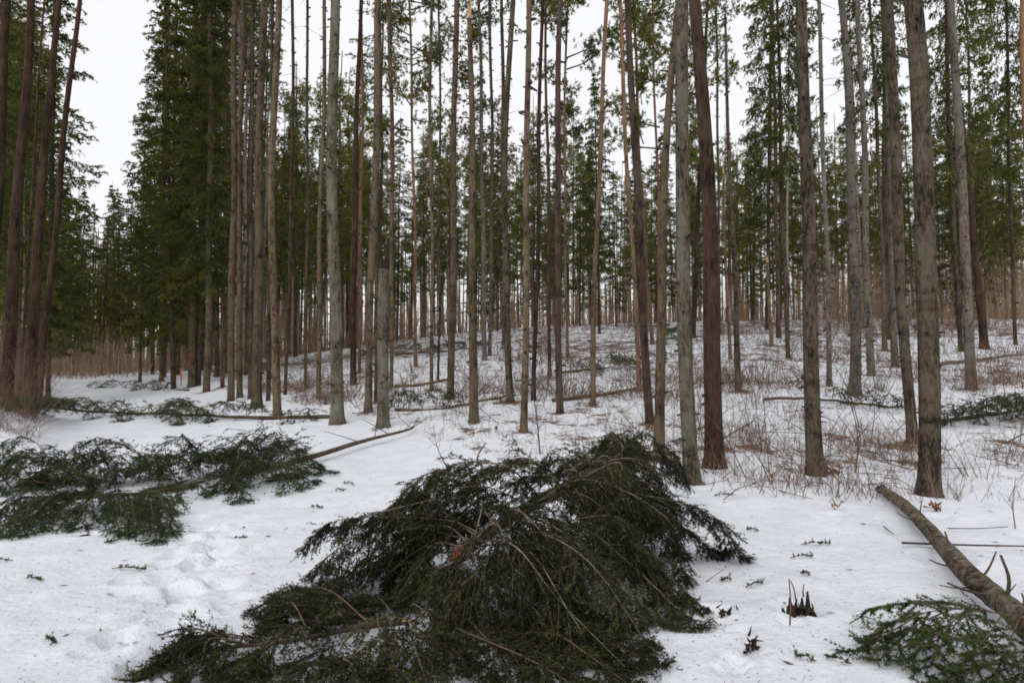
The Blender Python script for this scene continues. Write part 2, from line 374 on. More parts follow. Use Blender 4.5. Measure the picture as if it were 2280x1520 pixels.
for i in range(130):                                    # trodden track and lumps along it
    k = _r.uniform(0, 1); h = hit(330 + k * 150 + _r.normal() * 55, 1480 - k * 330); _p.append((h[0], h[1], _r.uniform(-.035, .085), _r.uniform(.04, .12)))
for (px, py) in [(1541, 1066), (1591, 1033), (1816, 1052), (2067, 1093), (1468, 1006)]:
    h = hit(px, py); _p.append((h[0], h[1] - .02, .06, .3))
PITS = _p; PITA = np.array(_p)

def clear_zone(X, Y):                                   # the open track and its verge (1 = clear)
    u = X / np.maximum(Y, 3.0)
    um = np.interp(Y, [0, 7.6, 8.6, 10, 13, 18, 25, 45, 60], [1.2, 1.0, .2, -.03, -.17, -.30, -.40, -.49, -.52])
    lo = np.interp(Y, [8, 12, 18, 30, 60], [-1.2, -.78, -.66, -.645, -.62])
    return smooth(.06, -.02, u - um) * smooth(-.05, .02, u - lo)

xs = np.unique(np.concatenate([np.arange(-150, -30, 5), np.arange(-30, -6, .4), np.arange(-6, 6, .052), np.arange(6, 30, .4), np.arange(30, 151, 5)]))
ys = np.unique(np.concatenate([np.arange(-60, 2, 3), np.arange(2, 10.5, .045), np.arange(10.5, 30, .17), np.arange(30, 60, .6), np.arange(60, 201, 5)]))
GX, GY = np.meshgrid(xs, ys); GZ = ground(GX, GY)
nx, ny = len(xs), len(ys)
ii = (np.arange(ny - 1)[:, None] * nx + np.arange(nx - 1)[None]).ravel()
T = np.concatenate([np.stack([ii, ii + 1, ii + nx + 1], -1), np.stack([ii, ii + nx + 1, ii + nx], -1)])
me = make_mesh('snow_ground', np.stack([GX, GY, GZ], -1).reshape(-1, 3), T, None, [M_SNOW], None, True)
la = me.attributes.new('litter', 'FLOAT', 'POINT')  # forest litter; trunk feet later add painted contact shade to it
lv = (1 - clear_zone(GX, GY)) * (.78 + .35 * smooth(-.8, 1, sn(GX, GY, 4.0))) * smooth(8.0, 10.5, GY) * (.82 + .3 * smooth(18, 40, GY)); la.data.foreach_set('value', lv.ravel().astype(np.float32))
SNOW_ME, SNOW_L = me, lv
tag(obj('snow_ground', me), 'old snow covering the forest floor and the track', 'snow', kind='structure')

# ------------------------------------------------------------------ crowns (shared by the standing trees)
def crown_spruce(seed, zb, zt, rmax, step=.42, per=5, fine=1.0, droop=.3, ragged=.25, full=1.0):
    rg = np.random.default_rng(seed); mb = MB(); z = zb
    while z < zt - .15:
        f = (zt - z) / (zt - zb)
        prof = rmax * (f ** .75) * (0.55 + .45 * smooth(1.0, .72, f)) + .12
        for k in range(per):
            if rg.random() > full: continue
            L = prof * rg.uniform(1 - ragged * 2, 1 + ragged * .6); a = rg.uniform(0, 6.283); zz = z + rg.uniform(-.25, .25)
            o = np.array([math.cos(a), math.sin(a), 0]); dp = droop * rg.uniform(.5, 1.5) * (.35 + .65 * f)
            C = [np.array([0, 0, zz]), o * L * .45 + UP * (zz + L * (.05 - dp * .5)), o * L * .8 + UP * (zz - L * dp * .95), o * L + UP * (zz - L * dp * .9)]
            Mn, tw, nsg = bough(C, rg, spacing=.15 / fine, sec=.42 * (.6 + .4 * f) + .1, hang=.75, tert=3, tl=.16, start=.2, on_ground=False, sub_n=2)
            V, T = sticks(Mn[:-1:3], Mn[3::3] if len(Mn[3::3]) == len(Mn[:-1:3]) else Mn[2::3][:len(Mn[:-1:3])], .014, .008); mb.add(V, T, .3, 1)
            n = len(nsg[0]); tn = np.clip(rg.normal(.42, .2) + rg.normal(size=n) * .14, 0, 1)
            V, T, tv = needles(nsg[0], nsg[1], max(3, int(4 * fine)), 0.10 / fine ** .6, .040 / fine ** .6, rg, tn); mb.add(V, T, tv, 0)
        z += step * rg.uniform(.75, 1.3)
    V, T = tube(np.array([[0, 0, zt - 1.2], [0, 0, zt + .3]]), [.03, .006], 5); mb.add(V, T, .3, 1)
    return mb.mesh('crown', [M_CROWN, M_STUB])

def crown_pine(seed, zb, zt, rmax, nl=26, reps=3):
    rg = np.random.default_rng(seed); mb = MB()
    for k in range(nl):
        f = k / (nl - 1); z = zb + (zt - zb) * (f ** .8) ; a = rg.uniform(0, 6.283)
        L = rmax * (1.0 - .72 * f) * rg.uniform(.5, 1.15); o = np.array([math.cos(a), math.sin(a), 0])
        rise = L * rg.uniform(.05, .5)
        M_ = spline([UP * z, o * L * .5 + UP * (z + rise * .3) + rg.normal(size=3) * .08, o * L + UP * (z + rise)], 8)
        V, T = sticks(M_[:-1], M_[1:], np.linspace(.035, .012, 7), np.linspace(.03, .008, 7)); mb.add(V, T, .3, 1)
        ns = int(5 + L * 9); t = rg.uniform(.3, 1, ns); B = np.stack([np.interp(t, np.linspace(0, 1, 8), M_[:, i]) for i in range(3)], -1)
        d = nrm(o * .6 + rg.normal(size=(ns, 3)) * .7 + UP * .35); E = B + d * rg.uniform(.15, .55, (ns, 1))
        V, T = sticks(B, E, .008, .004); mb.add(V, T, .3, 1)
        for rep in range(reps):
            off = rg.normal(size=(ns, 3)) * .09; P = B + (E - B) * rg.uniform(.6, 1.05, (ns, 1)) + off
            dd = nrm(E - B + UP * .15 + rg.normal(size=(ns, 3)) * .4)
            V, T, tv = needles(P, P + dd * .16, 12, .15, .036, rg, np.clip(rg.normal(.5, .16) + rg.normal(size=ns) * .14, 0, 1)); mb.add(V, T, tv, 0)
    return mb.mesh('crown', [M_CROWNP, M_STUB])

CROWN_S = [crown_spruce(100 + i, 13.6 + i * .8, 23, 1.4 + .1 * i, per=5, full=.75) for i in range(3)]       # tall, clean-stemmed
CROWN_FULL = [crown_spruce(120 + i, 2.2 + 1.2 * i, 18, 2.0, step=.36, per=6) for i in range(3)]             # dense to the foot
CROWN_NEAR = [crown_spruce(140, 4.2, 17, 2.05, step=.30, per=6, fine=1.5, droop=.38)]
CROWN_P = [crown_pine(160 + i, 15 - i * .6, 21.5, 1.9) for i in range(3)]
CROWN_PF = [crown_pine(170 + i, 7.4 - i, 20.5, 2.3, 46) for i in range(3)]
CROWN_M = [crown_spruce(180 + i, 7.5 - i, 22, 1.9, step=.45, per=5, full=.9) for i in range(2)]

# ------------------------------------------------------------------ trunks
def trunk_mesh(H, r0, r1, z1, ax, mat, rg, sides=14, snag=False, sway=.03, bend=0.0):
    z = np.concatenate([[-.4, -.12, 0, .06, .14, .26, .45], np.linspace(.8, H, max(12, int(H * 1.6)))])
    r = np.where(z < z1, r0 + (r1 - r0) * np.clip(z, 0, None) / z1, r1 + (min(.03, r1 * .5) - r1) * (z - z1) / max(H - z1, .1)) if not snag else r0 + (r1 - r0) * np.clip(z, 0, None) / H
    r = np.maximum(r, .012) * (1 + .24 * np.exp(-np.clip(z, 0, None) / .16) * (z > -.2))
    ph = rg.uniform(0, 6.3, 4)
    sw = sway * np.clip(z, 0, 3) / 3
    P = np.stack([ax[0] * z + sw * (np.sin(z * .9 + ph[0]) + .6 * np.sin(z * .37 + ph[1])) * .8 + bend * z * (z1 - z) / max(z1, 1) ** 2 * 4 * (z > 0), ax[1] * z + sw * np.sin(z * .8 + ph[2]), z], -1)
    V, T = tube(P, r, sides, .022, rg)
    # flare into root buttresses
    a = np.arctan2(V[:, 1], V[:, 0]); k = np.exp(-np.clip(V[:, 2], 0, None) / .2) * (V[:, 2] < .7)
    bt = 1 + .16 * k * np.sin(a * 4 + ph[3]); V[:, 0] *= np.where(V[:, 2] < .7, bt, 1); V[:, 1] *= np.where(V[:, 2] < .7, bt, 1)
    return make_mesh('trunk', V, T, None, [mat], None, True), P, r

def stub_mesh(P, r, rg, hmax, density=1.0, long=.12, twig=.0):
    zs = []; z = .9
    while z < min(hmax, P[-1, 2] - .3):
        zs += [z + rg.normal() * .05 for _ in range(rg.integers(2, 7)) if rg.random() < density]; z += rg.uniform(.28, .55)
    if not zs: zs = [1.0, 1.6]
    zs = np.array(zs); n = len(zs); a = rg.uniform(0, 6.283, n)
    c = np.stack([np.interp(zs, P[:, 2], P[:, i]) for i in range(3)], -1); rad = np.interp(zs, P[:, 2], r)
    o = np.stack([np.cos(a), np.sin(a), rg.normal(size=n) * .25], -1)
    ln = long * rg.uniform(.15, 1, n) ** 1.6; tw = rg.random(n) < twig; ln = np.where(tw, rg.uniform(.12, .75, n) ** 1.3, ln)
    rs = np.where(tw, .007, rg.uniform(.014, .036, n))
    V, T = sticks(c + o * (rad * .8)[:, None], c + o * (rad + ln)[:, None] - UP * (tw * ln * .25)[:, None], rs, np.where(tw, .003, rs * .7))
    return make_mesh('branch_stubs', V, T, None, [M_STUB])

def crown_child(root, me, sx, sz, rot, loc=(0, 0, 0), tilt=(0, 0)):
    o = obj('crown', me, root, loc); o.scale = (sx, sx, sz); o.rotation_euler = (tilt[0], tilt[1], rot)
    return o

MAT = {'S': M_SPRUCE, 'B': M_BROWN, 'P': M_PINE, 'R': M_REDPINE, 'G': M_GREY, 'L': M_PALE, 'O': M_ORANGE}
# base x, base y, width there, x where it leaves the top of the picture, width there, bark, crown, label [, metres away]
TREES = [
 (-30, 900, 34, 20, 24, 'R', 'p', 'reddish pine trunk cut off by the left picture edge', 17.5),
 (12, 905, 42, 68, 21, 'R', 'p', 'stout reddish pine rising from the brush beside the edge-cropped pine', 17.0),
 (66, 900, 40, 131, 16, 'R', 'p', 'leaning red-brown pine nearest the track among the left-hand pines', 18.0),
 (84, 890, 26, 174, 13, 'R', 'p', 'slimmer leaning pine that crosses behind the red-brown pine at the track', 21),
 (44, 880, 9, 98, 6, 'R', 'p', 'very thin pine stem between the stout left-hand pines', 22),
 (108, 850, 12, 122, 9, 'S', 'f', 'tall spruce with shaggy branches behind the left-hand pines', 25),
 (363, 840, 14, 372, 10, 'B', 's', 'thin brown spruce stem first in the row right of the track'),
 (386, 846, 9, 392, 7, 'B', 's', 'narrow stem just right of the first spruce beside the track'),
 (427, 862, 18, 436, 13, 'B', 'n', 'bushy spruce with low hanging crown right of the track'),
 (441, 858, 13, 452, 10, 'S', 's', 'slim stem pressed against the bushy spruce at the track'),
 (460, 872, 16, 470, 11, 'B', 'n', 'second low-crowned spruce with greyish foot beside the bushy one'),
 (495, 862, 10, 503, 8, 'B', 's', 'thin brown stem standing alone left of the dense trunk cluster'),
 (514, 893, 17, 524, 12, 'B', 's', 'leftmost brown trunk of the dense cluster above the reddish brush'),
 (534, 886, 14, 541, 10, 'B', 's', 'brown trunk second from the left in the dense cluster'),
 (558, 888, 12, 565, 9, 'S', 's', 'narrow trunk tucked behind the dark-footed spruce'),
 (572, 906, 24, 588, 16, 'B', 's', 'tall brown spruce with a dark cracked foot in the dense cluster'),
 (597, 892, 11, 606, 8, 'S', 's', 'slim stem between the two stout trunks of the dense cluster'),
 (618, 925, 20, 618, 14, 'B', 's', 'stout brown trunk at the right end of the dense cluster'),
 (635, 878, 8, 652, 7, 'S', 's', 'very thin stem touching the right end of the dense cluster'),
 (680, 866, 8, 684, 6, 'B', 's', 'thin straight stem left of the slightly leaning brown one'),
 (709, 886, 12, 723, 8, 'B', 's', 'thin brown stem leaning right beside the lichen-grey trunk'),
 (752, 944, 32, 745, 22, 'G', 's', 'thick lichen-grey spruce trunk with mossy foot left of centre'),
 (787, 856, 16, 802, 9, 'R', 'p', 'dark reddish pine stem right behind the thick lichen-grey trunk'),
 (800, 830, 8, 806, 6, 'O', 'p', 'thin orange-tinged pine behind the dark reddish pine stem'),
 (820, 918, 18, 843, 15, 'B', 's', 'brown spruce with flaking foot just left of the broken grey snag'),
 (836, 896, 9, 848, 7, 'S', 's', 'thin stem squeezed between the flaking spruce and the grey snag'),
 (871, 862, 10, 869, 10, 'B', 's', 'slender brown spruce rising behind the broken grey snag'),
 (925, 816, 8, 912, 5, 'O', 'q', 'pinkish orange pine with a bright crown centre left'),
 (961, 868, 9, 960, 7, 'B', 's', 'thin straight spruce stem right of the pinkish orange pine'),
 (975, 852, 6, 979, 5, 'S', 's', 'thinnest stem standing next to the thin straight spruce'),
 (1003, 888, 18, 1014, 13, 'B', 's', 'brown spruce with dark foot left of the tall snapped trunk'),
 (1079, 802, 13, 1066, 7, 'L', 's', 'pale greyish trunk further up the slope behind the snapped one'),
 (1090, 792, 9, 1090, 7, 'L', 's', 'thin pale stem next to the pale greyish trunk up the slope'),
 (1136, 896, 18, 1139, 12, 'S', 's', 'greenish brown spruce trunk with a dark foot near the centre'),
 (1166, 963, 18, 1174, 13, 'B', 's', 'knotty brown spruce trunk nearest the viewer in the centre'),
 (1188, 892, 12, 1207, 8, 'R', 'p', 'reddish pine leaning right with a flayed crooked foot'),
 (1224, 838, 9, 1216, 6, 'P', 'p', 'thin pinkish pine between the flayed and the straight reddish pine'),
 (1247, 919, 18, 1250, 12, 'P', 'p', 'straight pinkish brown pine right of the flayed leaning one'),
 (1264, 796, 7, 1262, 5, 'O', 'q', 'thin orange pine up the slope behind the straight pinkish pine'),
 (1320, 903, 14, 1352, 9, 'O', 'q', 'pine leaning right with orange upper stem under a dark green crown'),
 (1447, 943, 22, 1399, 14, 'P', 'p', 'purplish brown pine leaning left, thickest left of the lichen trunk'),
 (1424, 872, 11, 1378, 9, 'O', 'p', 'pine behind the purplish leaning one, its top turning orange'),
 (1453, 767, 9, 1412, 6, 'O', 'q', 'thin distant pine leaning left behind the purplish pine'),
 (1470, 800, 7, 1452, 5, 'O', 'q', 'slim orange-topped pine behind the bent brown trunk'),
 (1468, 1006, 26, 1508, 15, 'B', 's', 'bent brown trunk leaning right, left of the lichen-covered trunk'),
 (1541, 1066, 37, 1523, 29, 'G', 's', 'lichen-covered greenish trunk at the back of the fallen spruce'),
 (1591, 1033, 46, 1552, 27, 'R', 'p', 'thick red-barked pine touching the lichen-covered greenish trunk'),
 (1602, 742, 7, 1594, 5, 'L', 's', 'thin pale far stem right behind the thick red-barked pine'),
 (1755, 797, 11, 1733, 6, 'S', 'm', 'spruce with a narrow ragged top against the sky right of centre'),
 (1816, 1052, 38, 1788, 25, 'S', 's', 'dark brown spruce trunk standing alone on the snow slope'),
 (1847, 861, 13, 1823, 8, 'L', 's', 'thin pale trunk right behind the lone dark brown trunk'),
 (1903, 882, 26, 1873, 15, 'L', 's', 'pale grey-brown trunk with dark whorl marks and flared foot'),
 (1940, 837, 18, 1912, 11, 'L', 's', 'pale trunk with mossy foot right of the flared pale trunk'),
 (1970, 782, 12, 1938, 6, 'B', 'm', 'thin spruce with sparse green branches among the pale trunks'),
 (1993, 816, 17, 1976, 10, 'L', 's', 'pale brown trunk partly hidden by the dark-footed spruce'),
 (2033, 986, 25, 1980, 22, 'S', 's', 'spruce with a blackish foot beside the stoutest right-hand trunk'),
 (2067, 1093, 50, 2029, 40, 'S', 's', 'stoutest brown trunk on the right, closest to the mossy log'),
 (2140, 782, 12, 2108, 9, 'S', 'm', 'dark spruce with a green crown behind the pale leaning trunk'),
 (2163, 866, 24, 2116, 17, 'L', 's', 'pale trunk leaning left right of the stoutest brown trunk'),
 (2192, 777, 20, 2110, 9, 'R', 'p', 'reddish pine leaning strongly left at the far right slope'),
 (2261, 768, 9, 2240, 6, 'S', 'm', 'thin dark stem close to the right picture edge'),
 (2300, 800, 14, 2276, 10, 'O', 'p', 'orange pine stem cut by the right picture edge near the top'),
 (1707, 735, 9, 1716, 7, 'S', 'm', 'dark slim spruce far up the slope behind the snapped grey pole'),
]
# broken stems: base x, base y, width, break x, break y, width there, bark, label
SNAGS = [
 (853, 951, 27, 856, 588, 24, 'G', 'short broken grey-green snag with a slanting dark top'),
 (1055, 941, 20, 1047, 30, 11, 'B', 'tall brown trunk snapped off to bright raw wood near the top'),
 (1644, 872, 14, 1612, 38, 5, 'S', 'bare grey pole of a snapped tree against the sky'),
 (1626, 800, 8, 1608, 380, 5, 'O', 'short pale snapped stem beside the bare grey pole'),
 (1718, 771, 8, 1708, 578, 6, 'O', 'stripped pale orange broken stem on the upper right slope'),
]
KINDNAME = {'p': 'pine_tree', 'q': 'pine_tree', 's': 'spruce_tree', 'f': 'spruce_tree', 'n': 'spruce_tree', 'm': 'spruce_tree'}
occupied = []
for i, row in enumerate(TREES):
    bx, by, wd, tx, w0, bk, cr, label = row[:8]; rg = np.random.default_rng(1000 + i)
    if len(row) > 8:
        D = row[8]; X = at(bx, by, D)[0]; B = np.array([X, D, gz(X, D)])
    else: B = hit(bx, by)
    D = B[1]; TP = at(tx, 0, D); z1 = TP[2] - B[2]; ax = ((TP - B)[:2]) / z1
    H = rg.uniform(22.5, 26.5) if cr not in 'fn' else rg.uniform(17, 19)
    H = max(H, 14)
    kf = .66 if i < 5 else .9
    r0 = wd * D / F / 2 * kf; r1 = w0 * D / F / 2 * (kf + .05)
    if z1 > H: r1 = r0 + (r1 - r0) * .8; z1_ = H * .8
    else: z1_ = z1
    occupied.append((B[0], B[1]))
    root = thing(KINDNAME[cr], B, label, 'pine' if cr in 'pq' else 'spruce')
    me, P, r = trunk_mesh(H, r0, r1, z1_, ax, MAT[bk], rg, sides=16 if wd > 20 else 10, bend=rg.normal() * .05)
    obj('trunk', me, root)
    st = obj('branch_stubs', stub_mesh(P, r, rg, min(H - 1, z1 + 1), 1.0 if cr not in 'pq' else .45, .09 if wd > 20 else .12, twig=.08 if cr in 'pq' else .18), root); st['kind'] = 'stuff'
    top = P[-1]
    if cr == 's': cm = CROWN_S[rg.integers(3)]; zs = H / 23
    elif cr == 'p': cm = CROWN_P[rg.integers(3)]; zs = H / 22
    elif cr == 'q': cm = CROWN_PF[rg.integers(3)]; H2 = H; zs = H / 21
    elif cr == 'f': cm = CROWN_FULL[0]; zs = H / 18.3
    elif cr == 'n': cm = CROWN_NEAR[0]; zs = H / 17.3
    else: cm = CROWN_FULL[2]; zs = H / 18.3
    sx = {'s': .9, 'p': .95, 'q': .85, 'f': 1.05, 'n': 1.0, 'm': .75}[cr] * rg.uniform(.9, 1.1)
    crown_child(root, cm, sx, zs, rg.uniform(0, 6.28), tilt=(-ax[1], math.atan(ax[0])) if False else (0, math.atan(ax[0])))

for i, (bx, by, wd, tx, ty, w0, bk, label) in enumerate(SNAGS):
    rg = np.random.default_rng(2000 + i); B = hit(bx, by); D = B[1]; TP = at(tx, ty, D); H = TP[2] - B[2]; ax = (TP - B)[:2] / H
    occupied.append((B[0], B[1]))
    root = thing('snag', B, label, 'dead tree')
    r0, r1 = wd * D / F / 2, w0 * D / F / 2
    me, P, r = trunk_mesh(H - .1, r0, r1, H, ax, MAT[bk], rg, sides=14, snag=True)
    obj('trunk', me, root)
    st = obj('branch_stubs', stub_mesh(P, r, rg, H - .5, .8, .1, .1), root); st['kind'] = 'stuff'
    # torn splinters at the break
    tip = P[-1]; mb = MB(); n = 9; a = np.linspace(0, 6.28, n, endpoint=False); hgt = .12 + (.75 if i == 1 else .3) * rg.uniform(0, 1, n) ** 2 * (1 + np.cos(a))
    for k in range(n):
        p = tip + np.array([math.cos(a[k]), math.sin(a[k]), 0]) * r1 * .62
        V, T = tube(np.array([p - UP * .2, p, p + UP * hgt[k] * .6, p + UP * hgt[k] + np.array([0, 0, .02])]), [r1 * .36, r1 * .36, r1 * .24, .004], 5); mb.add(V, T)
    obj('torn_top', mb.mesh('torn_top', [M_RAW if i in (1, 3, 4) else M_ROT]), root)
    if i == 0:                                              # thin pale sliver still standing on the grey snag
        p = tip + np.array([.0, 0, 0]); V, T = sticks([p], [at(855, 515, D)], .02, .006); obj('splinter', make_mesh('splinter', V, T, None, [M_PALE]), root)

for (bx_, by_) in occupied:                              # litter browns the snow round the feet and doubles as painted contact shade
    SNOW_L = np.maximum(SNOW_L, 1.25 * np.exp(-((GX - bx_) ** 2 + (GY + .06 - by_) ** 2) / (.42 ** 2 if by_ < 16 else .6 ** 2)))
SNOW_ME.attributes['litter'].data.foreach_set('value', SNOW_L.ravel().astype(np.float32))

# ------------------------------------------------------------------ trees of the stand behind
rg = np.random.default_rng(77)
UNIT = {}
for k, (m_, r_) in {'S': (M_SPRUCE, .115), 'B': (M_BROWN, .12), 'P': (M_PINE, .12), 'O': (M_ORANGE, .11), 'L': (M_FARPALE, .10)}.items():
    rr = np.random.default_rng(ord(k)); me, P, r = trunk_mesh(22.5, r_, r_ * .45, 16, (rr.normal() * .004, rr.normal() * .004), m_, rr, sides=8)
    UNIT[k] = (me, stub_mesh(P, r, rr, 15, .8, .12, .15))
STAND = []
def stand_tree(X, Y, kind, rg, label, group, sc=1.0):
    base = (X, Y, gz(X, Y))
    root = thing('pine_tree' if kind[0] == 'p' else 'spruce_tree', base, label, 'pine' if kind[0] == 'p' else 'spruce', group)
    root.rotation_euler = (rg.normal() * .012, rg.normal() * .016, rg.uniform(0, 6.28))
    s = sc * rg.uniform(.85, 1.12); root.scale = (s * rg.uniform(.8, 1.2), ) * 2 + (s,)
    k = {'p': ['P', 'O', 'O', 'L'], 'c': ['O', 'L', 'B', 'P'], 's': ['S', 'B', 'B', 'L'], 'f': ['S', 'B']}[kind[0]]; k = k[rg.integers(len(k))]
    me, st = UNIT[k]; STAND.append((root, kind[0], k, 1140 + F * X / Y, Y))
    if kind[0] == 'f': 
        o = obj('trunk', me, root); o.scale = (.9, .9, .78)
        crown_child(root, CROWN_FULL[rg.integers(3)], 1, rg.uniform(.95, 1.1), 0)
    else:
        obj('trunk', me, root); o = obj('branch_stubs', st, root); o['kind'] = 'stuff'
        cs = {'p': CROWN_PF, 'c': CROWN_M, 's': CROWN_S}[kind[0]]
        crown_child(root, cs[rg.integers(len(cs))], rg.uniform(.85, 1.15), 1, 0)
    return root
LB = {
 'pL': ('slim far pine in the dense stand left of the thick lichen-grey trunk', 'far pines in the left stand'),
 'sL': ('slender far spruce in the dense stand left of the thick lichen-grey trunk', 'far spruces in the left stand'),
 'pM': ('slim far pine on the rise behind the central trunks', 'far pines on the central rise'),
 'sM': ('slender far spruce on the rise behind the central trunks', 'far spruces on the central rise'),
 'pR': ('slim far pine up the slope behind the pale right-hand trunks', 'far pines on the right slope'),
 'sR': ('slender far spruce up the slope behind the pale right-hand trunks', 'far spruces on the right slope'),
 'fL': ('dark spruce with branches low to the ground where the track bends', 'dense dark spruces at the end of the track'),
 'fR': ('bushy green spruce with a full crown up the right slope', 'bushy spruces on the right slope'),
 'fM': ('bushy green spruce standing out behind the central trunks', 'bushy spruces on the central rise'),
}
def place(u, Y, kind, sc=1.0, force=False, mind=1.1, ytop=None, label=None):
    X = u * Y
    if not force:
        if any((X - a) ** 2 + (Y - b) ** 2 < mind ** 2 for a, b in occupied): return False
    occupied.append((X, Y))
    if ytop is not None: sc = (1.6 + (830 - ytop) / F * Y - gz(X, Y)) / (18.3 if kind == 'f' else 21.5)
    z = 'L' if u < -.25 else ('M' if u < .28 else 'R')
    lb, gr = LB[('s' if kind == 'c' else kind) + z]; stand_tree(X, Y, kind, rg, label or lb, gr, sc); return True
# dark spruces at the end of the track: bearing, distance, picture height of the tip
for u, Y, yt in [(-.685, 31, -60), (-.655, 40, 120), (-.705, 37, -80), (-.60, 60, 520), (-.575, 62, 480), (-.63, 56, 430), (-.545, 56, 420), (-.50, 47, 240), (-.487, 36, 80), (-.55, 66, 460), (-.66, 50, 330), (-.71, 47, 60),
                 (-.465, 40, 60), (-.47, 29, -100), (-.44, 33, -100), (-.62, 68, 520), (-.59, 72, 540), (-.73, 27, -150), (-.42, 40, 0), (-.57, 54, 470), (-.61, 52, 460), (-.535, 60, 430), (-.515, 66, 440), (-.585, 66, 450), (-.64, 62, 420), (-.605, 74, 470), (-.56, 76, 460), (-.53, 74, 450), (-.67, 66, 420), (-.49, 60, 400), (-.465, 66, 420)]:
    place(u, Y, 'f', force=True, ytop=yt)
place(-.517, 37, 'f', force=True, ytop=165, label='pointed dark spruce standing in the sky gap at the right side of the track')
place(.122, 36, 'f', force=True, ytop=178, label='bushy spruce whose pointed tip stands against the sky at the centre')
for u, Y, yt in [(.145, 43, 300), (.095, 45, 260), (-.16, 50, 250), (-.05, 55, 320), (.03, 60, 300), (.2, 48, 300), (-.02, 48, 340), (.06, 52, 330), (-.1, 58, 300), (.11, 55, 330), (.17, 58, 320), (.225, 54, 330), (.185, 66, 360), (.27, 48, 330), (.05, 78, 440), (-.17, 76, 420)]:
    place(u, Y, 'f', force=True, ytop=yt)
for u, Y, yt in [(.36, 39, 270), (.385, 44, 300), (.335, 47, 340), (.47, 41, 260), (.50, 46, 300), (.53, 40, 230), (.56, 44, 250), (.60, 37, 210), (.63, 42, 190), (.66, 36, 230), (.69, 40, 200), (.72, 37, 120), (.585, 50, 250), (.44, 52, 330), (.65, 50, 260), (.545, 34, 330), (.70, 48, 180), (.42, 45, 310), (.515, 55, 280), (.62, 34, 300), (.675, 44, 170)]:
    place(u, Y, 'f', force=True, ytop=yt)
def fill(n, u0, u1, y0, y1, kinds, yt, mind):
    cnt = tries = 0
    while cnt < n and tries < 4000:
        tries += 1; Y = y0 + (y1 - y0) * rg.random(); u = rg.uniform(u0, u1)
        if clear_zone(np.array([u * Y]), np.array([Y]))[0] > .25: continue
        k = kinds[rg.integers(len(kinds))]
        if place(u, Y, k, rg.uniform(.85, 1.05), mind=mind, ytop=None if yt is None else rg.uniform(*yt)): cnt += 1
fill(26, -.52, -.35, 21, 60, 's', None, 1.2)
fill(34, -.37, -.22, 40, 84, 'ppc', (170, 400), 1.4)
fill(5, -.25, .28, 30, 44, 'ps', None, 2.0)
fill(62, -.24, .32, 48, 86, 'pppc', (230, 430), 1.8)
fill(5, .3, .76, 28, 40, 's', None, 2.0)
fill(30, .3, .76, 42, 80, 'ppp', (210, 380), 1.8)
fill(22, -.76, -.64, 24, 60, 'sp', (-100, 250), 1.5)

REFS = [(40, 'stout left-hand pines'), (190, 'far end of the track'), (310, 'sky gap over the track'), (432, 'bushy spruce at the track'), (530, 'dense trunk cluster'), (618, 'stout trunk ending the cluster'), (705, 'thin right-leaning stem'), (750, 'thick lichen-grey trunk'), (853, 'broken grey snag'),
        (920, 'pinkish orange pine'), (961, 'thin straight spruce stem'), (1005, 'brown spruce beside the snapped trunk'), (1050, 'tall snapped trunk'), (1136, 'greenish brown trunk'), (1168, 'knotty central trunk'), (1240, 'straight pinkish pine'), (1330, 'right-leaning orange pine'), (1425, 'purplish leaning pine'),
        (1480, 'bent brown trunk'), (1538, 'lichen-covered greenish trunk'), (1572, 'thick red-barked pine'), (1632, 'bare grey pole'), (1750, 'ragged-topped spruce'), (1803, 'lone dark brown trunk'), (1845, 'thin pale trunk'), (1890, 'flared pale trunk'), (1935, 'mossy-footed pale trunk'), (2015, 'dark-footed spruce'), (2055, 'stoutest brown trunk'), (2150, 'pale left-leaning trunk'), (2270, 'right picture edge')]
LOOK = {'S': 'grey-brown', 'B': 'brown', 'P': 'reddish', 'O': 'orange-stemmed', 'L': 'pale-stemmed'}
seen_l = {}
for (o_, kd, k, px, Y) in sorted(STAND, key=lambda q: q[4]):
    if o_['label'].startswith(('pointed dark', 'bushy spruce whose')): continue
    rx, rn = min(REFS, key=lambda q: abs(q[0] - px)); rel = 'straight behind' if abs(px - rx) < 12 else ('left of' if px < rx else 'right of')
    base_l = ('bushy %s spruce' if kd == 'f' else 'far %s pine' if kd == 'p' else 'far %s spruce') % LOOK[k] + ' ' + rel + ' the ' + rn
    if kd == 'f': base_l = base_l.replace('bushy grey-brown', 'bushy full-crowned').replace('bushy brown', 'bushy green')
    n_ = seen_l.get(base_l, 0); seen_l[base_l] = n_ + 1
    o_['label'] = base_l + ['', ', second nearest there', ', third nearest there', ', fourth nearest there', ', fifth nearest there', ', sixth nearest there', ', seventh nearest there', ', eighth nearest there', ', ninth nearest there'][min(n_, 8)]

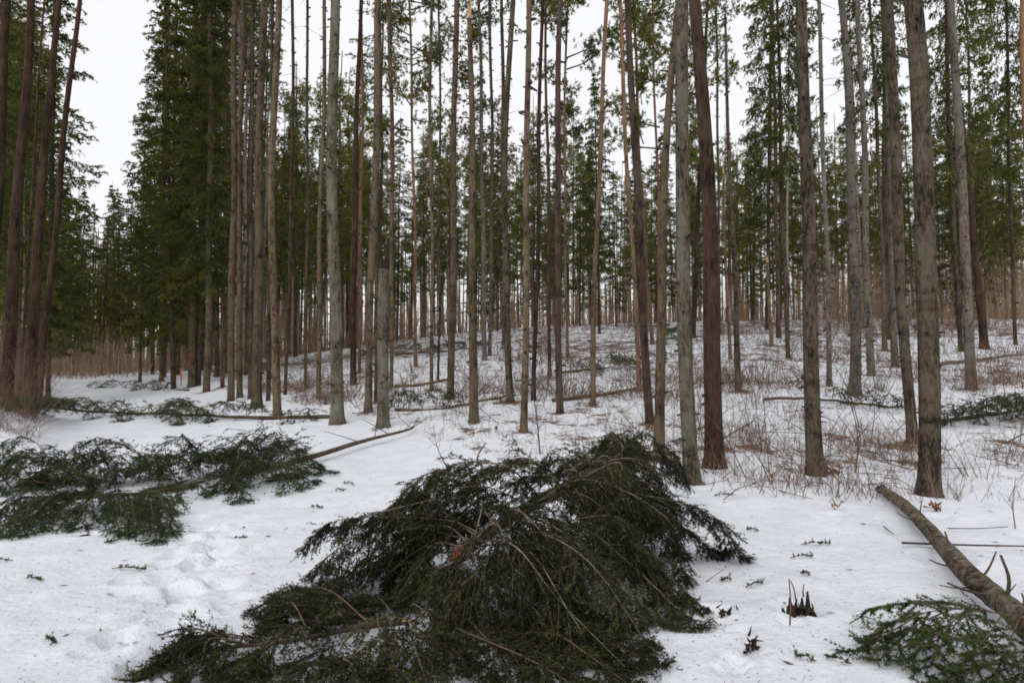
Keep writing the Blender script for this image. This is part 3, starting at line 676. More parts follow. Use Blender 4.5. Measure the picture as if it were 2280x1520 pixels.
# the wood beyond, too far and dense to count
mb = MB(); rg = np.random.default_rng(9)
cheap = crown_pine(300, 6, 21, 2.3, 10, 1); cheap2 = crown_spruce(301, 3, 21, 1.9, step=1.1, per=3, fine=.45)
def raw(me):
    V = np.empty(len(me.vertices) * 3, np.float32); me.vertices.foreach_get('co', V)
    T = np.empty(len(me.loops), np.int32); me.loops.foreach_get('vertex_index', T)
    t_ = np.empty(len(me.vertices), np.float32); me.attributes['tint'].data.foreach_get('value', t_)
    return V.reshape(-1, 3), T.reshape(-1, 3), t_
RW = [raw(cheap), raw(cheap2)]
for i in range(70):
    Y = rg.uniform(84, 125); u = rg.uniform(-.85, .85); X = u * Y
    V, T, tv = RW[0] if rg.random() < .55 else RW[1]
    g0 = np.array([X, Y, gz(X, Y)]); s = (1.6 + (830 - rg.uniform(330, 470)) / F * Y - g0[2]) / 21; a = rg.uniform(0, 6.28)
    Rm = np.array([[math.cos(a), -math.sin(a), 0], [math.sin(a), math.cos(a), 0], [0, 0, 1]])
    mb.add(V @ Rm.T * s + g0, T, tv, 0)
    V, T = sticks([g0 - UP * .3], [g0 + UP * 20 * s], .14, .04); mb.add(V, T, .3, 1)
for i in range(1250):
    Y = rg.uniform(66, 130); u = rg.uniform(-.85, .85) if i < 1000 else rg.uniform(-.62, -.2); X = u * Y; g0 = np.array([X, Y, gz(X, Y)])
    V, T = sticks([g0 - UP * .3], [g0 + UP * rg.uniform(9, 17) + np.array([rg.normal() * .3, 0, 0])], rg.uniform(.07, .15), .05); mb.add(V, T, .3, 1 + int(rg.random() < .7))
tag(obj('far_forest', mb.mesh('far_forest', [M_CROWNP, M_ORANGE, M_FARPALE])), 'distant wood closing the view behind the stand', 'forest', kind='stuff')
for m_ in (cheap, cheap2): bpy.data.meshes.remove(m_)

# ------------------------------------------------------------------ fallen spruces and boughs
def bough_part(root, C, rg, origin, ln=.019, wd=.0035, k=20, r=.011, mat=None, name='branch', tint=.5, wood=None, **kw):
    Mn, tw, ns = bough(C, rg, **kw)
    o3 = np.asarray(origin)
    mb = MB(); V, T = tube(Mn - o3, np.linspace(r, r * .25, len(Mn)), 6); mb.add(V, T, .4)
    V, T = sticks(tw[0] - o3, tw[1] - o3, r * .22, r * .14); mb.add(V, T, .4)
    p = obj(name, mb.mesh(name, [wood or M_TWIG]), root)
    n = len(ns[0]); tn = np.clip(rg.normal(tint, .17) + rg.normal(size=n) * .18, 0, 1)
    V, T, tv = needles(ns[0] - o3, ns[1] - o3, k, ln, wd, rg, tn)
    q = obj('needles', make_mesh('needles', V, T, tv, [mat or M_NEEDLE]), p); q['kind'] = 'stuff'
    return p

rg = np.random.default_rng(21)
# --- the big spruce top lying across the foreground
AX = [at(1505, 1030, 8.6), at(1395, 1008, 7.3), at(1290, 1068, 6.0), at(1175, 1130, 5.55), at(1075, 1192, 5.15), at(1028, 1238, 4.95)]
AXC = spline(AX, 40)
org = hit(1120, 1330)
big = thing('fallen_spruce', org, 'large fallen dark green spruce top heaped across the foreground snow', 'fallen spruce')
V, T = tube(AXC - org, np.linspace(.05, .042, 40), 12, .04, rg); obj('trunk', make_mesh('trunk', V, T, None, [M_YLOG], None, True), big)
e = AXC[-1] - org; mb = MB()
for k in range(8):
    a = rg.uniform(0, 6.28); p = e + np.array([math.cos(a) * .03, 0, math.sin(a) * .03]); d = nrm(AXC[-1] - AXC[-3] + rg.normal(size=3) * .03)
    V, T = tube(np.array([p - d * .05, p + d * .03, p + d * rg.uniform(.05, .12)]), [.02, .017, .004], 5); mb.add(V, T)
obj('torn_end', mb.mesh('torn_end', [flat_mat('red_torn_wood', (.05, .022, .014), (.17, .075, .045), 40)]), big)
def axp(t): return AXC[int(np.clip(t, 0, 1) * 39)]
# position along the trunk (0 back .. 1 front), tip x, tip y, height of the tip over snow, lift of the arch
ARC = [(.96, 1180, 1400, .03, .16), (.98, 1090, 1390, .03, .14), (.97, 1000, 1350, .03, .14), (.95, 920, 1330, .03, .14), (.93, 1250, 1420, .04, .2), (.99, 1040, 1420, .02, .12), (.92, 860, 1310, .04, .16), (.70, 1640, 1240, .03, .20), (.62, 1600, 1235, .03, .2), (.55, 1545, 1340, .05, .34), (.66, 1545, 1375, .03, .34), (.72, 1480, 1385, .03, .36), (.60, 1520, 1290, .06, .36), (.78, 1445, 1440, .03, .30), (.80, 1400, 1400, .05, .30),
       (.86, 1405, 1500, .03, .28), (.90, 1330, 1470, .03, .24), (.84, 1340, 1380, .06, .26), (.50, 1500, 1220, .10, .32), (.45, 1485, 1150, .1, .3), (.42, 1480, 1110, .12, .25),
       (.75, 1500, 1330, .05, .36), (.68, 1440, 1290, .15, .32), (.82, 1290, 1330, .12, .22),
       (.80, 692, 1198, .24, .10), (.86, 705, 1262, .12, .16), (.72, 775, 1165, .22, .14), (.66, 855, 1140, .22, .22), (.60, 905, 1105, .25, .22), (.90, 720, 1310, .03, .16), (.93, 800, 1330, .03, .14), (.84, 830, 1255, .08, .18),
       (.55, 950, 1085, .3, .25), (.50, 1050, 1060, .34, .22), (.88, 900, 1250, .08, .15), (.70, 930, 1190, .16, .16), (.62, 1020, 1150, .2, .18),
       (.35, 1375, 972, .62, .1), (.30, 1330, 1000, .5, .12), (.33, 1250, 1040, .35, .15), (.28, 1440, 1010, .45, .1), (.20, 1500, 1040, .25, .12), (.14, 1530, 1065, .08, .1), (.25, 1420, 1060, .2, .15), (.38, 1300, 1030, .42, .12), (.40, 1200, 1050, .35, .2), (.36, 1460, 1080, .2, .2),
       (.45, 1410, 1150, .3, .25), (.50, 1380, 1210, .25, .25), (.58, 1330, 1250, .2, .22), (.48, 1180, 1090, .3, .2), (.22, 1410, 985, .5, .12), (.30, 1390, 1030, .4, .16), (.4, 1440, 1180, .12, .3), (.52, 1460, 1250, .1, .32)]
for i, (t0, px, py, h, lf) in enumerate(ARC):
    p0 = axp(t0); rg = np.random.default_rng(500 + i)
    if t0 > .42 and h < .2: p3 = hit(px, py, h)
    else: p3 = at(px, py, max(p0[1] + (.25 if t0 < .45 else -.15) + rg.normal() * .15, 3.6)); p3[2] = max(p3[2], gz(p3[0], p3[1]) + .05)
    jt = rg.normal(size=(2, 3)) * .085; lf *= rg.uniform(.6, 1.25)
    p1 = p0 + (p3 - p0) * .35 + UP * lf + jt[0]; p2 = p0 + (p3 - p0) * .72 + UP * lf * .75 + jt[1]
    bough_part(big, [p0, p1, p2, p3], rg, org, ln=.023, wd=.0066, k=20, r=.006 + .003 * rg.random(), wood=M_GTWIG, spacing=.033, sec=rg.uniform(.34, .55), hang=rg.uniform(.3, .9), tert=9, tl=.125, tint=.45)
rg = np.random.default_rng(22)
# --- its broken-off tip section at the lower left
tiporg = hit(905, 1395); 
tip = thing('fallen_spruce_tip', tiporg, 'snapped spruce tip with spread boughs at the bottom left of the big fallen spruce', 'fallen spruce')
TX = spline([hit(910, 1388, .12), hit(800, 1404, .10), hit(640, 1428, .08), hit(480, 1444, .06)], 24)
V, T = tube(TX - tiporg, np.linspace(.02, .008, 24), 9, .05, rg); obj('trunk', make_mesh('trunk', V, T, None, [M_STUB], None, True), tip)
V, T = tube(np.array([TX[0] - (TX[1] - TX[0]) * .4, TX[0], TX[1]]) - tiporg, [.006, .019, .021], 7, .05, rg); obj('torn_end', make_mesh('torn_end', V, T, None, [M_RAW]), tip)
for i, (t0, px, py, h, lf) in enumerate([(.95, 315, 1500, .02, .12), (.9, 340, 1460, .06, .14), (.8, 420, 1420, .08, .12), (.85, 400, 1530, .02, .1), (.7, 520, 1530, .02, .1), (.6, 600, 1380, .06, .14), (.5, 590, 1345, .05, .1), (.5, 660, 1540, .02, .12),
                                         (.3, 640, 1320, .05, .14), (.35, 790, 1560, .02, .1), (.2, 700, 1330, .05, .12), (.15, 900, 1540, .02, .1), (.1, 820, 1330, .05, .08), (0, 1050, 1500, .03, .12), (0, 1000, 1440, .04, .1), (.05, 960, 1560, .02, .1),
                                         (.4, 700, 1400, .12, .1), (.25, 850, 1460, .08, .12), (.6, 560, 1470, .1, .12)]):
    p0 = TX[int(t0 * 23)]; p3 = hit(px, py, h); lf *= rg.uniform(.4, 1.2); p1 = p0 + (p3 - p0) * .4 + UP * lf + rg.normal(size=3) * .04; p2 = p0 + (p3 - p0) * .75 + UP * lf * .6
    bough_part(tip, [p0, p1, p2, p3], rg, tiporg, ln=.023, wd=.0062, k=20, r=.006, spacing=.033, sec=.42, hang=.4, tert=9, tl=.12, tint=.45)
for i, (ax_, ay_, bx_, by_, cx_, cy_, label) in enumerate([(1010, 1400, 1180, 1470, 1330, 1560, 'loose spruce bough at the bottom edge below the big fallen spruce'), (1130, 1340, 1280, 1440, 1420, 1540, 'loose spruce bough spreading toward the bottom right of the heap'), (1040, 1330, 1000, 1280, 1020, 1400, 'small bough with an arched bare stem in the gap of the heap')]):
    c = [hit(ax_, ay_, .06), hit(bx_, by_, .12), hit(cx_, cy_, .03)]; root = thing('spruce_bough', c[0], label, 'bough')
    bough_part(root, c, rg, c[0], ln=.023, wd=.0062, k=20, r=.006, spacing=.035, sec=.42 if i < 2 else .2, hang=.35, tert=8, tl=.11, tint=.5)
    if i == 1:
        for c2 in ([(1080, 1350), (1180, 1420), (1250, 1520)], [(1180, 1350), (1330, 1420), (1440, 1470)], [(1040, 1380), (1100, 1450), (1150, 1540)]):
            cc = [hit(*q, .07) for q in c2]; bough_part(root, cc, rg, c[0], ln=.023, wd=.0062, k=20, r=.006, spacing=.035, sec=.42, hang=.35, tert=8, tl=.11, tint=.52)

# --- spruces felled over the track on the left
lorg = hit(420, 1110)
left = thing('fallen_spruce', lorg, 'fallen spruce whose bare stem rises right across the track, boughs at its left', 'fallen spruce')
LX = spline([hit(925, 948, .05), hit(905, 958, .10), hit(800, 985, .12), hit(690, 1018, .12), hit(535, 1055, .12), hit(380, 1072, .06), hit(200, 1078, .05), hit(20, 1075, .05)], 50)
V, T = tube(LX[:31] - lorg, np.interp(np.linspace(0, .6, 31), [0, .3, .55, 1], [.010, .034, .042, .012]), 10, .05, rg); obj('trunk', make_mesh('trunk', V, T, None, [M_BROWN], None, True), left)
for i, (t0, px, py, h, lf) in enumerate([(.50, 720, 1062, .05, .18), (.52, 690, 1090, .03, .15), (.55, 620, 1100, .03, .15), (.58, 560, 1100, .03, .2), (.60, 480, 1095, .03, .2), (.48, 640, 1075, .1, .2), (.56, 450, 1000, .5, .15), (.50, 480, 1005, .42, .2), (.52, 540, 1010, .3, .2), (.62, 400, 1030, .35, .2), (.65, 350, 1025, .35, .2),
                                         (.70, 290, 1035, .4, .2), (.72, 250, 1050, .3, .2), (.78, 180, 1040, .4, .2), (.8, 120, 1050, .3, .2), (.85, 60, 1040, .35, .2), (.9, 20, 1060, .3, .2), (.45, 600, 1000, .35, .15), (.42, 640, 995, .35, .1), (.60, 520, 1080, .12, .2), (.68, 420, 1080, .1, .2), (.75, 300, 1100, .1, .2), (.85, 150, 1110, .1, .2), (.95, 0, 1110, .05, .2), (.64, 520, 1040, .25, .2), (.74, 330, 1060, .2, .22), (.82, 220, 1075, .15, .22), (.92, 90, 1085, .15, .22), (.56, 600, 1030, .2, .25), (.6, 470, 1020, .3, .3), (.66, 440, 1050, .2, .3), (.7, 380, 1010, .3, .3), (.78, 260, 1030, .3, .3), (.86, 130, 1030, .3, .3), (.95, 30, 1035, .3, .3), (.9, 60, 1065, .2, .3), (.8, 170, 1060, .2, .3), (.52, 560, 1060, .15, .25), (.98, -10, 1060, .2, .3), (.88, 100, 1050, .3, .35)]):
    p0 = LX[int(t0 * 49)]; p3 = hit(px, py, .02) if h < .15 else at(px, py, p0[1] + .2 + rg.normal() * .2); p3[2] = max(p3[2], gz(p3[0], p3[1]) + .03)
    jt = rg.normal(size=(2, 3)) * .13; lf *= rg.uniform(.3, 1.5); p3 = p3 + np.array([rg.normal() * .15, rg.normal() * .2, 0]); p3[2] = max(p3[2], gz(p3[0], p3[1]) + .03)
    p1 = p0 + (p3 - p0) * .4 + UP * lf + jt[0]; p2 = p0 + (p3 - p0) * .75 + UP * lf * .7 + jt[1]
    bough_part(left, [p0, p1, p2, p3], rg, lorg, ln=.028, wd=.009, k=13, r=.007, spacing=.045, sec=rg.uniform(.28, .58), hang=rg.uniform(.15, .75), tert=7, tl=.14, tint=.42, mat=M_NEEDLE2)
for k, (t0, px, py) in enumerate([(.08, 800, 930), (.14, 745, 950), (.2, 690, 955), (.26, 620, 965), (.3, 600, 985), (.22, 640, 975), (.12, 830, 955)]):
    p0 = LX[int(t0 * 49)]; p1 = at(px, py, p0[1] + .1)
    p1 = p0 + nrm(rg.normal(size=3) * np.array([1, .7, .3]) + np.array([-.5, 0, .55])) * rg.uniform(.3, .8); Mn = spline([p0, (p0 + p1) / 2 + rg.normal(size=3) * .04, p1], 7) - lorg; V, T = tube(Mn, np.linspace(.009, .003, 7), 5); obj('bare_branch', make_mesh('bare_branch', V, T, None, [M_STUB]), left)
lorg2 = hit(200, 1160)
left2 = thing('fallen_spruce', lorg2, 'second fallen spruce in front of it, dark stem half hidden in boughs at left edge', 'fallen spruce')
LX2 = spline([hit(470, 1068, .14), hit(340, 1098, .13), hit(200, 1106, .12), hit(60, 1112, .12), hit(-80, 1115, .12)], 30)
V, T = tube(LX2[1:21] - lorg2, np.linspace(.018, .034, 20), 9, .05, rg); obj('trunk', make_mesh('trunk', V, T, None, [M_BROWN], None, True), left2)
for i, (t0, px, py, h, lf) in enumerate([(.25, 380, 1195, .02, .12), (.3, 350, 1210, .02, .1), (.35, 300, 1190, .02, .14), (.4, 270, 1200, .02, .1), (.3, 330, 1150, .04, .14), (.45, 180, 1180, .02, .14), (.5, 110, 1185, .02, .14), (.6, 40, 1195, .02, .14), (.65, 0, 1195, .02, .14), (.7, -40, 1180, .02, .14), (.2, 400, 1115, .04, .12), (.55, 120, 1150, .05, .16), (.62, 50, 1150, .05, .16), (.7, 0, 1140, .06, .16), (.4, 250, 1140, .06, .14), (.12, 460, 1105, .03, .12), (.5, 60, 1170, .04, .15)]):
    p0 = LX2[int(t0 * 29)]; p3 = hit(px, py, h); p1 = p0 + (p3 - p0) * .4 + UP * lf; p2 = p0 + (p3 - p0) * .75 + UP * lf * .6
    bough_part(left2, [p0, p1, p2, p3], rg, lorg2, ln=.027, wd=.008, k=13, r=.007, spacing=.05, sec=rg.uniform(.2, .45), hang=rg.uniform(.1, .5), tert=7, tl=.13, tint=.45, mat=M_NEEDLE2)

# --- windthrown thin trees further back
def thrown(label, pts, r, boughs, name='fallen_tree', cat='fallen tree', wood=None, k=7, sec=.5):
    o0 = hit(*pts[0]); root = thing(name, o0, label, cat)
    r *= .62; C = spline([hit(px, py, .05) for px, py in pts], 24); C[1:-1] += np.cumsum(rg.normal(size=(22, 3)) * .012, 0); V, T = tube(C - o0, np.linspace(r, r * .6, 24), 8, .05, rg)
    obj('trunk', make_mesh('trunk', V, T, None, [wood or M_BROWN], None, True), root)
    for (t0, px, py, h) in boughs:
        p0 = C[int(t0 * 23)]; p3 = hit(px, py, h); p1 = p0 + (p3 - p0) * .5 + UP * .22
        bough_part(root, [p0, p1, p3], rg, o0, ln=.045, wd=.014, k=k, r=.010, spacing=.07, sec=sec, hang=.4, tert=5, tl=.2, tint=.5, mat=M_NEEDLE2)
    return root
thrown('thin fallen tree lying flat across the track, green boughs along its left half', [(760, 928), (560, 930), (400, 927), (250, 922), (60, 905)], .07,
       [(.55, 370, 905, .3), (.6, 420, 895, .5), (.62, 450, 910, .3), (.58, 400, 945, .03), (.5, 470, 940, .03), (.7, 250, 900, .3), (.75, 190, 905, .3), (.8, 140, 890, .4), (.85, 90, 895, .3), (.9, 60, 900, .3), (.95, 20, 900, .3), (.7, 270, 938, .03), (.8, 200, 932, .03), (.9, 100, 918, .1), (.3, 540, 905, .3), (.28, 580, 910, .3), (.65, 330, 915, .2), (.42, 510, 905, .35), (1, 0, 905, .25), (.15, 640, 940, .05), (.1, 690, 935, .05)])
thrown('low heap of a felled spruce top on the far part of the track', [(420, 868), (330, 862), (200, 858)], .06, [(.3, 330, 852, .3), (.5, 280, 850, .4), (.7, 235, 850, .4), (.9, 195, 857, .2), (.6, 300, 868, .05), (.2, 370, 860, .2), (.8, 220, 862, .05), (.4, 350, 866, .05)])
thrown('bare fallen stem with green boughs between the grey snag and the snapped trunk', [(880, 912), (1000, 905), (1150, 882)], .06, [(.05, 880, 880, .35), (.1, 905, 878, .4), (.15, 930, 885, .3), (.3, 960, 880, .3), (.4, 985, 872, .35), (.45, 1010, 880, .3), (.5, 1030, 885, .2), (0, 870, 905, .1)])
thrown('brown fallen log left of the purplish leaning pine', [(1230, 892), (1330, 878), (1440, 862)], .07, [], 'fallen_log', 'log')
thrown('brown fallen log behind the grey snag on the slope', [(880, 860), (950, 856), (1010, 850)], .08, [], 'fallen_log', 'log')
thrown('fallen stem with faded green branches mid slope behind the orange-topped pine', [(1250, 830), (1360, 815), (1500, 790)], .06, [(.2, 1290, 815, .3), (.3, 1320, 810, .3), (.45, 1370, 795, .5), (.5, 1390, 800, .4), (.6, 1410, 805, .3), (.35, 1330, 830, .1), (.7, 1460, 790, .3)])
thrown('long pale fallen trunk at the far right slope', [(2090, 812), (2180, 803), (2300, 796)], .09, [], 'fallen_log', 'log', M_PALE)
thrown('fallen spruce with green boughs near the right picture edge', [(2090, 935), (2200, 925), (2320, 910)], .06, [(.2, 2120, 925, .25), (.35, 2160, 915, .3), (.5, 2200, 905, .4), (.6, 2230, 900, .45), (.75, 2260, 890, .5), (.9, 2290, 900, .4), (.4, 2180, 940, .05), (.7, 2250, 935, .05), (.1, 2100, 945, .03), (.85, 2280, 930, .1)])
thrown('low fallen stem with rusty boughs behind the lone dark brown trunk', [(1700, 890), (1860, 893), (2010, 905)], .05, [(.5, 1870, 880, .25), (.6, 1890, 895, .1), (.7, 1950, 895, .2), (.9, 2000, 900, .2)])
thrown('green windthrown top on the crest left of centre', [(880, 790), (960, 785), (1060, 775)], .07, [(.1, 895, 770, .5), (.3, 930, 770, .5), (.5, 970, 775, .4), (.8, 1030, 765, .5), (1, 1080, 765, .5), (.6, 1000, 770, .4)])
thrown('brown windthrown top on the crest right of the purplish pine', [(1480, 755), (1560, 748), (1640, 740)], .07, [(.1, 1490, 735, .6), (.2, 1510, 730, .6), (.7, 1600, 735, .3)])

# ------------------------------------------------------------------ the mossy log and the bough at lower right
rg = np.random.default_rng(31)
LC = [hit(1962, 1088, .09), hit(2012, 1124, .10), hit(2076, 1195, .12), hit(2160, 1285, .14), hit(2235, 1345, .13), hit(2330, 1425, .12), hit(2480, 1540, .12)]
lo = hit(2150, 1280); LG = spline(LC, 44)
log = thing('fallen_log', lo, 'long lichen-flecked dead log with broken branch stubs lying toward the lower right corner', 'log')
V, T = tube(LG - lo, np.interp(np.linspace(0, 1, 44), [0, .05, .15, .5, 1], [.035, .05, .062, .072, .082]), 18, .07, rg); obj('trunk', make_mesh('trunk', V, T, None, [M_LOG], None, True), log)
mb = MB(); d = nrm(LG[0] - LG[2])
for k in range(9):
    a = rg.uniform(0, 6.28); p = LG[0] - lo + np.array([math.cos(a), 0, math.sin(a)]) * .03
    V, T = tube(np.array([p - d * .06, p + d * .02, p + d * rg.uniform(.03, .12)]), [.03, .026, .006], 5); mb.add(V, T)
obj('torn_end', mb.mesh('torn_end', [M_LOG]), log)
def stick_pts(a, b, r, name='branch_stub', parent=log, o0=lo, mat=None, mid=None):
    C = spline([a, (a + b) / 2 + (rg.normal(size=3) * .012 if mid is None else mid), b], 8); V, T = tube(C - o0, np.linspace(r, r * .55, 8), 6, .06, rg)
    return obj(name, make_mesh(name, V, T, None, [mat or M_STUB]), parent)
def on_log(px):
    k = int(np.argmin([abs((LG[i, 0] / LG[i, 1]) - (px - 1140) / F) for i in range(44)])); return LG[k]
for (bx, tx, ty, dy, r) in [(2228, 2228, 1235, 0, .014), (2165, 2218, 1228, .15, .010), (2200, 2110, 1297, -.15, .011), (2130, 2070, 1245, -.2, .008), (2100, 2104, 1183, .1, .012), (2160, 2092, 1302, -.25, .006), (2040, 2052, 1115, .1, .009), (2045, 1995, 1140, -.1, .006), (2250, 2275, 1320, .1, .009), (1990, 1930, 1085, .1, .006), (2262, 2290, 1330, .2, .008), (2210, 2262, 1300, .25, .006), (2130, 2110, 1235, -.05, .01), (2180, 2150, 1290, -.1, .008), (2075, 2060, 1160, -.05, .012)]:
    p = on_log(bx); stick_pts(p, at(tx, ty, p[1] + dy), r)
s0 = hit(2008, 1209, .05); st = thing('dead_stick', s0, 'long thin dead stick lying crosswise under the lichen-flecked log', 'stick')
stick_pts(s0, hit(2300, 1216, .08), .011, 'stem', st, s0)
s0 = hit(2110, 1178, .04); st = thing('dead_stick', s0, 'thin curved stick on the snow beyond the lichen-flecked log', 'stick'); stick_pts(s0, hit(2245, 1172, .05), .006, 'stem', st, s0)
s0 = hit(1968, 1173, .02); st = thing('dead_stick', s0, 'short black twig on the snow left of the lichen-flecked log', 'stick'); stick_pts(s0, hit(1990, 1192, .02), .006, 'stem', st, s0)
bo = hit(2100, 1450)
rb = thing('spruce_bough', bo, 'bright green spruce bough with arched stem in the lower right corner', 'bough')
for C in ([(2270, 1372, .14), (2130, 1357, .22), (2010, 1378, .16), (1925, 1430, .04)], [(2200, 1360, .18), (2060, 1340, .2), (1930, 1360, .1)], [(2150, 1360, .2), (2080, 1420, .16), (2020, 1470, .05)], [(2230, 1370, .18), (2180, 1440, .15), (2120, 1500, .04)],
          [(2270, 1380, .16), (2240, 1450, .12), (2200, 1540, .03)], [(2050, 1368, .2), (1960, 1420, .12), (1905, 1450, .04)], [(2170, 1360, .2), (2120, 1400, .16), (2060, 1500, .04)], [(2300, 1440, .1), (2200, 1480, .1), (2080, 1530, .03)], [(2330, 1480, .1), (2270, 1510, .08), (2230, 1560, .03)], [(2100, 1365, .2), (2030, 1400, .15), (1960, 1470, .03)]):
    bough_part(rb, [hit(*c) for c in C], rg, bo, ln=.024, wd=.0058, k=38, r=.005, spacing=.06, sec=.25, hang=.2, tert=3, tl=.13, tint=.62, mat=M_NEEDLE2, flat=1.2)

# ------------------------------------------------------------------ rotten stump, sods, sticks, sprigs, marker
def chunk(name, c, size, mat, rg, n=26, spiky=.35):
    mb = MB()
    for k in range(n):
        p = rg.normal(size=3) * np.array(size) * .45; p[2] = abs(p[2]); d = nrm(rg.normal(size=3) + UP * .8)
        V, T = tube(np.array([p - d * size[2] * .3, p, p + d * size[2] * rg.uniform(.3, 1)]), np.array([.5, .42, .06]) * min(size) * rg.uniform(.2, spiky * 1.6), 5); mb.add(V, T)
    return tag(obj(name, mb.mesh(name, [mat]), c), kind='stuff')
so = hit(1778, 1352); so[2] += .03
stp = thing('rotten_stump', so, 'small rotten dark stump with splinters in a melted snow hollow', 'stump')
a_ = np.linspace(0, 6.283, 15)[:-1]; mb = MB()
for a0 in a_:
    p = np.array([math.cos(a0) * .07, math.sin(a0) * .055, -.12]); q = p * np.array([1.05, 1.05, 0]) + UP * (.015 + .14 * rg.random() ** 2.5) + rg.normal(size=3) * np.array([.02, .02, .005])
    V, T = tube(np.array([p, (p + q) / 2, q]), [.026, .024, .006], 5); mb.add(V, T)
tag(obj('rotten_wood', mb.mesh('rotten_wood', [M_ROT]), stp), kind='stuff')
chunk('rotten_core', stp, (.09, .08, .06), M_ROT, rg, 18)
for (ax_, ay_, bx_, by_) in [(1758, 1400, 1757, 1288), (1775, 1345, 1760, 1290), (1790, 1340, 1790, 1300), (1800, 1345, 1812, 1352)]:
    a = hit(ax_, ay_, -.02); stick_pts(a, at(bx_, by_, a[1] + .03), .006, 'splinter', stp, so, M_TWIG)
for name, px, py, sz, mat, label, cat in [('sod', 1592, 1362, (.13, .07, .05), M_ROT, 'dark bare earth showing in a snow crack beside the big fallen spruce', 'earth'),
                                          ('wood_chunk', 1672, 1445, (.05, .04, .07), M_ROT, 'small dark wood chunk at the head of a footprint', 'wood'),
                                          ('cut_branch_end', 2083, 1140, (.10, .07, .08), flat_mat('rusty_wood', (.07, .03, .015), (.30, .13, .05), 22), 'rusty brown broken root behind the lichen-flecked log', 'wood'),
                                          ('bark_flake', 1862, 1136, (.06, .03, .07), flat_mat('rusty_bark', (.12, .05, .02), (.32, .15, .07), 22), 'curled rusty bark flake standing in the snow', 'bark'),
                                          ('wood_chunk', 192, 1190, (.07, .06, .05), M_ROT, 'reddish dark stub poking from snow below the left boughs', 'wood'),
                                          ('wood_chunk', 1793, 1282, (.035, .03, .03), M_ROT, 'tiny black flake on the snow above the rotten stump', 'wood'),
                                          ('root', 1850, 1050, (.12, .1, .14), flat_mat('rusty_root', (.06, .03, .018), (.22, .11, .06), 22), 'rusty root curl at the foot of the lone dark brown trunk', 'root')]:
    c = hit(px, py); c[2] += .02; root = thing(name, c, label, cat); chunk('fragment', root, sz, mat, rg, 16)
SPR = [(250, 1266, .28, 'largest green sprig lying alone on the lower left snow'), (28, 1248, .2, 'green sprig on the snow close to the left edge'), (57, 1290, .14, 'small green sprig below the one at the left edge'), (352, 1418, .14, 'green sprig beside the trodden prints'),
       (520, 1194, .12, 'tiny twig right of the left boughs'), (690, 1130, .18, 'thin flat twig on the snow between the two spruce heaps'), (745, 1094, .12, 'short dark twig below the rising fallen stem'), (790, 1080, .16, 'pale thin twig right of the short dark twig'),
       (1783, 1213, .26, 'longest green sprig on the snow right of the big fallen spruce'), (1760, 1242, .2, 'straight green sprig just below the longest one'), (1690, 1184, .11, 'forked green sprig standing in the snow'), (1660, 1308, .16, 'brownish flat twig left of the rotten stump'),
       (1896, 1480, .12, 'upright green sprig left of the lower right bough'), (1816, 1473, .1, 'flat tiny sprig at the lower right snow'), (1590, 1105, .22, 'green sprig near the foot of the red-barked pine'), (1628, 1292, .07, 'tiny leaf-like sprig beside the heap'), (800, 1190, .1, 'small dark needle twig in mid snow'), (420, 1075, .1, 'short twig near the left boughs'), (100, 1425, .12, 'faint thin sprig in the lower left corner snow')]
for px, py, L, label in SPR:
    c = hit(px, py, .012); a = rg.uniform(-.6, .6) + (0 if rg.random() < .5 else 3.14); d = np.array([math.cos(a), math.sin(a) * 1.0, 0]) * L
    root = thing('spruce_sprig', c, label, 'sprig'); e1 = c + d; e1[2] = gz(e1[0], e1[1]) + .02; md = (c + e1) / 2; md[2] = gz(md[0], md[1]) + .03
    bough_part(root, [c, md, e1], rg, c, ln=.018, wd=.0045, k=16, r=.004, spacing=.035, sec=.075, hang=.1, tert=1, tl=.04, tint=.75, mat=M_NEEDLE2, name='stem', lift=.006)
mo = hit(404, 858); mo = np.array([at(404, 840, mo[1])[0], mo[1], mo[2]])
mk = thing('marker_stake', mo, 'small orange marker on a thin stake among the trunks right of the track', 'marker')
top = at(403, 824, mo[1]) - mo
V, T = sticks([np.array([0, 0, -.1])], [top], .02, .018); obj('stake', make_mesh('stake', V, T, None, [M_TWIG]), mk)
V, T = tube(np.array([top * .35, top * .6, top * 1.0]), [.03, .04, .035], 7); obj('ribbon', make_mesh('ribbon', V, T, None, [M_ORG]), mk)

# ------------------------------------------------------------------ saplings, leaning sticks one can tell apart
def sapling(label, pts, r, twigs=5, mat=None, name='bare_sapling', cat='sapling', Y=None, tl=.35):
    b0 = hit(*pts[0], -.05); Y0 = b0[1]; C = [b0] + [at(px, py, Y0 + k * .03) for k, (px, py) in enumerate(pts[1:])]
    root = thing(name, b0, label, cat); M_ = spline(C, 14); V, T = tube(M_ - b0, np.linspace(r, r * .35, 14), 6, .04, rg)
    obj('stem', make_mesh('stem', V, T, None, [mat or M_TWIG]), root)
    for k in range(twigs):
        i = rg.integers(4, 13); d = nrm(nrm(M_[i] - M_[i - 1]) + rg.normal(size=3) * .6); e = M_[i] + d * tl * rg.uniform(.4, 1)
        Q = spline([M_[i], (M_[i] + e) / 2 + UP * .02, e], 5) - b0; V, T = tube(Q, np.linspace(r * .4, r * .15, 5), 4); obj('twig', make_mesh('twig', V, T, None, [mat or M_TWIG]), root)
sapling('dark thin sapling with a kink below the flayed leaning pine', [(1203, 1018), (1196, 940), (1185, 860)], .014, 4, M_STUB)
sapling('slanting broken stick in the snow behind the left flank of the big spruce', [(1066, 1043), (1064, 1015), (1082, 985)], .02, 0, M_TWIG, 'broken_stick', 'stick')
sapling('long thin stick slanting up beside the red-barked pine', [(1560, 1010), (1620, 970), (1680, 935)], .014, 1, M_STUB, 'broken_stick', 'stick')
